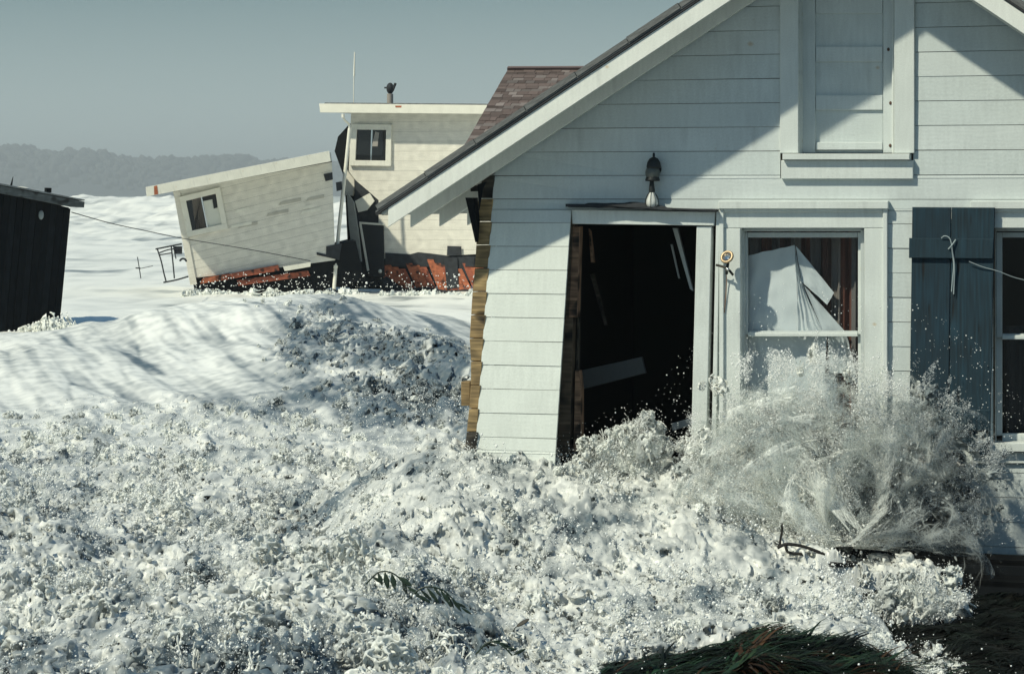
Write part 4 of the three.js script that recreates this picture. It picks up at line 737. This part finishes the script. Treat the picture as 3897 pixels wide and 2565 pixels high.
{
  const g = stuffGroup('churning_foam', 'thick churning white froth with flying drops all over the foreground', 'foam'), L = clumpSet(), drops = [];
  const blocked = (x, d) => x > -.45 && d > 20.1 - (x - 1.56) * .3;
  for (let i = 0; i < 7000; i++) {
    const d = 12.8 + 17 * Math.pow(rnd(), 1.05), x = rr(-.225 * d - .3, Math.min(3.2, .2 * d)), z = -d, r = rough(x, z); if (wet(x, z) < .6 || rnd() > r * 1.2 || blocked(x, d)) continue;
    const whiteness = foamAt(x, z), big = sm(17.5, 14, d) * sm(.2, -1.1, x), t = rnd();
    if ((whiteness < .3 && rnd() < .6) || rnd() < .6 * big) continue;
    const s = (.018 + .04 * Math.pow(rnd(), 2)) * (1 + 1.5 * big) * (d > 20 ? 1.25 : 1);
    const kind = t < .74 - .2 * big ? 'glob' : t < .78 ? 'lace' : t < .985 ? 'sheet' : 'spike', sc = kind === 'spike' ? 1.5 : kind === 'glob' ? 1 : 1.4;
    pick(L[kind]).push([x, surf(x, z) + s * (kind === 'glob' ? rr(-.6, .5) : kind === 'spike' ? .6 : rr(-.4, .7)), z, s * sc, kind === 'spike' ? rr(.8, 1.7) : rr(.6, 1), kind === 'spike' ? rr(-.7, .7) : rr(-3, 3), rr(-3, 3), kind === 'spike' ? rr(-.9, .6) : rr(-3, 3), whiteness + rr(-.05, .4)]);
  }
  for (let i = 0; i < 700; i++) { const d = rr(25, 44), x = -1.35 - .19 * (d - 33) + rr(-2, 2), z = -d; if (rnd() > torn(x, z) * .9) continue; const s = rr(.03, .1), t = rnd(), whiteness = foamAt(x, z); pick(L[t < .6 ? 'glob' : t < .7 ? 'lace' : t < .9 ? 'sheet' : 'spike']).push([x, surf(x, z) + rr(-.5, .2) * s, z, s, rr(.6, 1), rr(-3, 3), rr(-3, 3), rr(-3, 3), whiteness + rr(.05, .4)]); }
  for (let i = 0; i < 70; i++) { const d = rr(13.1, 17.5), x = rr(-.21 * d, .2); pick(L[pick(['spike', 'spike', 'lace', 'sheet'])]).push([x, surf(x, -d) + .05, -d, rr(.06, .14), rr(.9, 1.5), rr(-.6, .6), rr(-3, 3), rr(-.9, .5), rr(.7, 1)]); }
  putClumps(g, L);
  for (let i = 0; i < 260000; i++) { const d = 13.2 + 16 * Math.pow(rnd(), 1.0), x = rr(-.225 * d, Math.min(3.3, .2 * d)), z = -d; const pl = noise(x * 2.1, z * 1.2, 95) + .5 * noise(x * 7, z * 4, 96); if (pl < rr(-.35, .3) || wet(x, z) < .5 || rnd() > rough(x, z) || blocked(x, d)) continue; const r = .0016 + .0028 * rnd() * rnd() + .009 * Math.pow(rnd(), 16); drops.push([x, surf(x, z) + .02 + (.1 + .22 * Math.max(0, pl)) * Math.pow(rnd(), 1.6), z, r, rr(.9, 1.3), 0, 0, 0, rr(.85, 1)]); }
  const V = veilSet(), clumps2 = clumpSet();
  for (let i = 0; i < 5200; i++) { const d = 13 + 17 * Math.pow(rnd(), .9), x = rr(-.22 * d, Math.min(3.1, .2 * d)), z = -d; if (wet(x, z) < .6 || rnd() > rough(x, z) || blocked(x, d)) continue; const big = sm(18, 14, d) * sm(.4, -1, x), s = rr(.05, .16) * (1 + 1.1 * big), whiteness = foamAt(x, z); pick(pick(V)).push([x, surf(x, z) - .03 * s, z, s, rr(.5, 1.2), rr(-.9, .7), rr(-3, 3), rr(-.5, .5), whiteness + rr(.1, .4)]); }
  for (let i = 0; i < 500; i++) { const d = rr(25, 43), x = -1.5 - .2 * (d - 33) + rr(-2, 2), z = -d; if (rnd() > torn(x, z)) continue; pick(pick(V)).push([x, surf(x, z), z, rr(.1, .3), rr(.3, .8), rr(-.9, .7), rr(-3, 3), rr(-.5, .5), foamAt(x, z) + rr(.1, .4)]); }
  // foam washing over the edge of the grass
  for (let i = 0; i < 5000; i++) { const x = rr(.1, 3), z = -rr(13, 16.2), w = wet(x, z); if (w < .02 || w > .75) { if (rnd() < .06) drops.push([x, land(x, z) + .03 + .2 * rnd() * rnd(), z, .002 + .005 * Math.pow(rnd(), 4), 1, 0, 0, 0, 1]); continue; } const y = Math.max(land(x, z), surf(x, z)) + .01; drops.push([x, y + .08 * rnd(), z, .002 + .004 * rnd() * rnd(), 1, 0, 0, 0, 1]); if (rnd() < .3) pick(pick(V)).push([x, y, z, rr(.05, .12), rr(.4, .9), rr(-1.2, .8), rr(-3, 3), rr(-.6, .6), 1]); if (rnd() < .16) pick(clumps2.glob).push([x, y - .005, z, rr(.015, .05), .6, rr(-3, 3), rr(-3, 3), 0, .9]); }
  putClumps(g, clumps2);
  putVeils(g, V);
  scatter(g, 'drop', dropGeo, M.drop, drops);
}
// spray thrown up between the window and the shutter
function fan(name, label, o) {
  const g = stuffGroup(name, label, 'splash'), L = clumpSet(), drops = [], R = a => { const k = (a + 90) / 180 * (o.R.length - 1), i = Math.min(o.R.length - 2, Math.max(0, Math.floor(k))); return o.R[i] + (o.R[i + 1] - o.R[i]) * (k - i); };
  const put = (px, py, w) => { const p = H(px, py, w); return _p.set(p[0], p[1], w).applyMatrix4(house.matrixWorld).clone(); };
  const pt = e => { const a = rr(-90, 90), lob = 1 + .2 * noise(a * .09, o.x * .01) + .14 * noise(a * .35, o.y * .01), rad = R(a) * lob * Math.pow(rnd(), e), t = a * Math.PI / 180; return [o.x + Math.sin(t) * rad, o.y - Math.cos(t) * rad, rad / (R(a) * lob), a]; };
  const hole = (x, y) => (o.holes ?? []).reduce((m, h) => Math.max(m, Math.exp(-Math.pow((x - h[0]) / h[2], 2) - Math.pow((y - h[1]) / h[3], 2))), 0);
  const whiteness = (x, y) => clamp((o.whiteness ?? .9) + .25 * noise(x * .01, y * .008, 41) - .65 * hole(x, y) - (o.shadeDim ? o.shadeDim[2] * sm(o.shadeDim[0], o.shadeDim[1], x) : 0), .06, 1);  // dark core and shaded right side of the splash are put into this colour
  for (let i = 0; i < o.drops; i++) {
    const [x, y, q, a] = pt(.6), s = .8 * noise(x * .012, y * .009, 3) + .5 * noise(a * .22, q * 2.2, 5) + .3 * noise(x * .05, y * .03, 6) - .6 * hole(x, y);
    if (rnd() < sm(-.5, .55, -s + .75 * (q * q - .42))) continue;
    const p = put(x, y, o.w + rr(-1, 1) * o.dw), r = .0014 + .002 * rnd() * rnd() + .006 * Math.pow(rnd(), 22);
    drops.push([p.x, p.y, p.z, r, rr(.9, 1.4), 0, 0, 0, whiteness(x, y) + .15]);
  }
  for (let i = 0; i < (o.far ?? 300); i++) { const a = rr(-90, 90), t = a * Math.PI / 180, rad = R(a) * rr(.8, 1.25); const p = put(o.x + Math.sin(t) * rad, o.y - Math.cos(t) * rad, o.w + rr(-1, 1) * o.dw); drops.push([p.x, p.y, p.z, .0016 + .004 * Math.pow(rnd(), 4), 1]); }
  for (let i = 0; i < o.clumps; i++) {
    const [x, y, q, a] = pt(.62), h = hole(x, y); if (rnd() < 1.15 * h) continue;
    const p = put(x, y, o.w + rr(-1, 1) * o.dw), s = rr(.025, .1) * (1.3 - .6 * q) * (o.cs ?? 1), u = rnd(), gl = (o.glob ?? .12) * (1 - q);
    const k = u < gl ? 'glob' : u < .6 ? 'sheet' : u < .65 ? 'lace' : 'spike';
    pick(L[k]).push([p.x, p.y, p.z, s * (k === 'lace' ? .6 : 1), rr(.9, 1.7), rr(-.4, .4), rr(-3, 3), -a * Math.PI / 180 * .8 + rr(-.5, .5), whiteness(x, y) + rr(-.1, .1)]);
  }
  const V = veilSet();
  for (let i = 0; i < (o.veils ?? 60); i++) { const a = rr(-85, 85), t = a * Math.PI / 180, st = .7 * rnd(); if (rnd() < .85 * hole(o.x + Math.sin(t) * R(a) * (.5 + st / 2), o.y - Math.cos(t) * R(a) * (.5 + st / 2))) continue;
    const rad = R(a) * st, ox = o.x + rr(-.22, .22) * R(0), p = put(ox + Math.sin(t) * rad, o.y - Math.cos(t) * rad, o.w + rr(-.8, .8) * o.dw), s = R(a) / 478 * (1 - st) * rr(.55, 1.12); pick(pick(V)).push([p.x, p.y, p.z, s, rr(.8, 1.1), rr(-.25, .25), -ALPHA + rr(-.5, .5), -t + rr(-.45, .45), whiteness(o.x + Math.sin(t) * R(a) * .6, o.y - Math.cos(t) * R(a) * .6) + .25]); }
  putVeils(g, V);
  scatter(g, 'drop', dropGeo, M.drop, drops); putClumps(g, L); return g;
}
fan('window_splash', 'tall burst of white spray leaping against the wall between window and shutter', { x: 3210, y: 2080, R: [640, 700, 720, 800, 830, 800, 770, 740, 710, 680, 620], drops: 400000, veils: 120, far: 1500, clumps: 60, w: .5, dw: .32, whiteness: .98, shadeDim: [3230, 3580, .64], holes: [[3430, 1880, 190, 150], [3330, 1720, 110, 60], [3560, 1980, 170, 130]] });
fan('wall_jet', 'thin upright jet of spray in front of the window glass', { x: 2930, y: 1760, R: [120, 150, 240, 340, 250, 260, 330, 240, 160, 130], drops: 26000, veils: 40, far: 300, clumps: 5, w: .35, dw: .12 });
fan('doorway_splash', 'lumpy foam surging in through the open doorway', { x: 2440, y: 1900, R: [280, 290, 300, 290, 300, 260, 320, 270, 240], drops: 75000, far: 350, clumps: 260, w: .22, dw: .2, cs: 1.1, glob: .5, whiteness: .85, holes: [[2560, 1760, 80, 60], [2250, 1860, 90, 40]] });
fan('corner_splash', 'spray rising at the broken left corner of the white house', { x: 1790, y: 1900, R: [220, 230, 190, 180, 150, 210, 230], drops: 26000, far: 300, clumps: 60, w: .45, dw: .2 });
fan('lawn_splash', 'low fringe of spray and strings of water flung over the dark lawn', { x: 3480, y: 2380, R: [260, 220, 200, 190, 230, 230, 180], drops: 30000, far: 600, clumps: 60, w: 2.2, dw: .4, whiteness: .75, cs: 1.1 });
{ // dark mass of water inside the splash, its shade put into near-black colour
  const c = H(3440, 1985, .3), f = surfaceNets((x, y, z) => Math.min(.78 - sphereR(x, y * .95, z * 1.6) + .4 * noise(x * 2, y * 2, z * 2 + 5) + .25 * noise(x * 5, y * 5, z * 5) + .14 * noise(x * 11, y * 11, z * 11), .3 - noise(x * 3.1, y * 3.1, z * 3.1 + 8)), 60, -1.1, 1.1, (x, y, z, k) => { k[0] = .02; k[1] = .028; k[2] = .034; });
  f.scale(.66, .76, .36); const m = mesh('shade_dark_water', f.translate(c[0], c[1], .2), new THREE.MeshStandardMaterial({ vertexColors: true, roughness: .35 }), scene, true); m.applyMatrix4(house.matrixWorld); tag(m, 'dark water mass under the spray by the shutter, its shade put into the colour', 'water'); m.userData.kind = 'stuff';
}
{ // spray at the foot of the far buildings
  const g = stuffGroup('distant_spray', 'white spray breaking at the foot of the shed and the broken house', 'spray'), drops = [], L = clumpSet();
  for (let i = 0; i < 260; i++) { const t = rnd(), px = 20 + 230 * t + rr(-10, 10), py = 1285 - 75 * Math.pow(rnd(), 2) * (.3 + t), p = world(px, py, 51.2); drops.push([p.x, p.y, p.z, rr(.01, .03), 1]); }
  for (let i = 0; i < 26; i++) { const t = rnd(), p = world(90 + 160 * t, 1270 - 45 * t * rnd(), 51); pick(L[pick(['lace', 'spike'])]).push([p.x, p.y, p.z, rr(.1, .24), rr(1, 1.6), rr(-.5, .5), rr(-3, 3), rr(-.6, .6)]); }
  for (let i = 0; i < 320; i++) { const px = rr(740, 1880), py = 1092 - 55 * Math.pow(rnd(), 2.2), p = world(px, py, 74.5); drops.push([p.x, p.y, p.z, rr(.006, .02) * (rnd() < .08 ? 2 : 1), 1]); }
  for (let i = 0; i < 150; i++) { const px = rr(700, 1890), p = world(px, 1092 + 14 * noise(px * .012, 4) - 12 * rnd() * rnd(), 74); pick(L[pick(['glob', 'glob', 'lace', 'spike'])]).push([p.x, p.y - .3, p.z, rr(.12, .26), rr(.5, 1), rr(-3, 3), rr(-3, 3), rr(-3, 3)]); }
  scatter(g, 'drop', dropGeo, M.drop, drops); putClumps(g, L);
}
// ------------------------------------------------------------------ wet grass
{
  const blade = (bend, w) =>  { const P = [], I = [], n = 4; for (let i = 0; i <= n; i++) { const t = i / n, ww = w * (1 - t * .92); P.push(-ww, Math.sin(t * bend) / bend, (1 - Math.cos(t * bend)) / bend, ww, Math.sin(t * bend) / bend, (1 - Math.cos(t * bend)) / bend); } for (let i = 0; i < n; i++) { const a = i * 2; I.push(a, a + 1, a + 2, a + 1, a + 3, a + 2); } const g = new THREE.BufferGeometry(); g.setAttribute('position', new THREE.Float32BufferAttribute(P, 3)); g.setIndex(I); g.computeVertexNormals(); return g; };
  const field = (name, label, n, pos, cols) => {
    const g = stuffGroup(name, label, 'grass');
    [[1.3, .05], [1.9, .065], [.8, .045]].forEach(([b, w], v) => {
      const im = shadows(new THREE.InstancedMesh(blade(b, w), matt(1, 1, .9, { roughness: .6, specularIntensity: .35 }), n)), c = new THREE.Color(); im.name = partName(g, 'blade');
      let tx = 0, tz = 0, ts = 1, dir = 0, lie = 0, tone = 1, wild = 0, k = cols[0];
      for (let i = 0; i < n; i++) { if (i % 22 === 0) { [tx, tz, ts] = pos(); dir = 1.35 + 1.5 * noise(tx * 1.1, tz * 1.1, 71) + rr(-.5, .5); lie = rr(1.0, 1.5); tone = rr(.3, 1.3); k = pick(cols); wild = rnd() < .4 ? 1 : .35; }
        const x = tx + rr(-.06, .06), z = tz + rr(-.06, .06), s = ts * rr(.6, 1.2), q = tone * rr(.5, 1.3); _m.compose(_p.set(x, land(x, z) - .015, z), _q.setFromEuler(_e.set(lie + rr(-.3, .3), dir + rr(-1, 1) * wild, 0, 'YXZ')), _s.set(s, s, s)); im.setMatrixAt(i, _m); im.setColorAt(i, c.setRGB(k[0] * q, k[1] * q, k[2] * q)); }
      g.add(im);
    });
  };
  const green = [[.008, .024, .013], [.014, .038, .022], [.005, .013, .009], [.02, .04, .018], [.012, .03, .02], [.035, .018, .009]];
  field('mound_grass', 'dark wet grass combed flat over the mound at the bottom', 8000, () => { let x, z; do { x = rr(.1, 2.7); z = rr(-15.6, -12.9); } while (wet(x, z) > .5 && rnd() > .06); return [x, z, rr(.12, .3) * (1 + .5 * noise(x * 3, z * 3, 75))]; }, green);
  field('lawn_grass', 'dark wet lawn grass at the lower right edge of the surf', 9000, () => [rr(2.3, 4.6), rr(-18.4, -13), rr(.1, .24)], [[.003, .007, .005], [.005, .01, .007], [.002, .004, .003], [.008, .008, .005]]);
}
// ------------------------------------------------------------------ debris in the foam
function onFoam(px, py, lift) { let d = 13; for (; d < 24; d += .04) { const p = world(px, py, d); if (p.y < surf(p.x, p.z) + lift) break; } return d; }
function sprig(label, px, py, dir, n, size, leafW, lean) {
  const o = world(px, py, onFoam(px, py, .2)), t = thing('leafy_sprig', label, 'sprig', [o.x, o.y, o.z], [0, 0, 0], 'green sprigs afloat in the foam');
  const gm = std(.018, .035, .022, { roughness: .4 }), c = new THREE.CatmullRomCurve3([[-size * dir, -.03, 0], [-size * .3 * dir, size * .38, .01], [size * .35 * dir, size * .3, .02], [size * dir, -size * .3, .03]].map(p => new THREE.Vector3(...p)));
  mesh('stem', new THREE.TubeGeometry(c, 16, .005, 5), gm, t);
  for (let i = 0; i < n; i++) { const p = c.getPointAt(Math.min(1, .2 + .8 * i / (n - 1))), s = size * rr(.5, .95), lg = new THREE.LatheGeometry([[0, 0], [leafW * .6, .25], [leafW, .5], [leafW * .6, .8], [0, 1]].map(a => new THREE.Vector2(a[0] * 1, a[1])), 8).scale(1, 1, .25); lg.scale(s, s, s).rotateZ(-(2.2 + rr(-.45, .45) + lean) * dir).rotateY(rr(-.5, .5)).translate(p.x, p.y, p.z); mesh('leaf', lg, gm, t); }
}
sprig('drooping green sprig with long leaves arching over the foam', 1645, 2275, 1, 9, .17, .1, .2);
sprig('broad dark green sprig at the left of the arching sprig', 1470, 2205, 1, 7, .13, .17, .3);
sprig('small low green sprig close to the bottom edge', 1880, 2470, 1, 8, .1, .12, -.7);
{
  const s = thing('drift_branch', 'dark forked branch swept along under the splash', 'branch', [0, 0, 0]), d = onFoam(3050, 2090, .16), w = (x, y, k = 0) => world(x, y, d + k), dk = std(.018, .016, .014, { map: woodTex });
  mesh('limb', tube([w(2960, 2085), w(2990, 2072), w(3050, 2078), w(3110, 2098), w(3150, 2116)], .013, 20, 6), dk, s);
  mesh('twig', tube([w(2968, 2084), w(2972, 2050), w(2978, 2020), w(2976, 1990)], .009, 14, 6), dk, s);
  mesh('twig', tube([w(2990, 2074), w(3000, 2100), w(3060, 2110)], .012, 12, 6), dk, s);
  const lf = thing('floating_leaf', 'single dark curled leaf lying on the foam right of the sprigs', 'leaf', world(1990, 2370, onFoam(1990, 2370, .17)).toArray(), [.3, .2, .5]);
  mesh('blade', new THREE.SphereGeometry(.035, 14, 8).scale(1.3, .25, .6), std(.05, .045, .035), lf);
  mesh('stalk', tube([[-.04, 0, 0], [-.06, -.005, 0], [-.08, -.02, 0]], .003, 6, 4), dk, lf);
  const bt = thing('drift_board', 'short dark scrap of timber awash under the forked branch', 'board', world(3200, 2146, onFoam(3200, 2146, .14)).toArray(), [.1, .4, -.1]);
  mesh('plank', new THREE.BoxGeometry(.2, .03, .09, 6, 1, 2), dk, bt); mesh('splinter', new THREE.ConeGeometry(.02, .09, 5).rotateZ(-1.5).translate(.13, .01, .02), dk, bt);
}
//@@END
renderer.render(scene, camera);
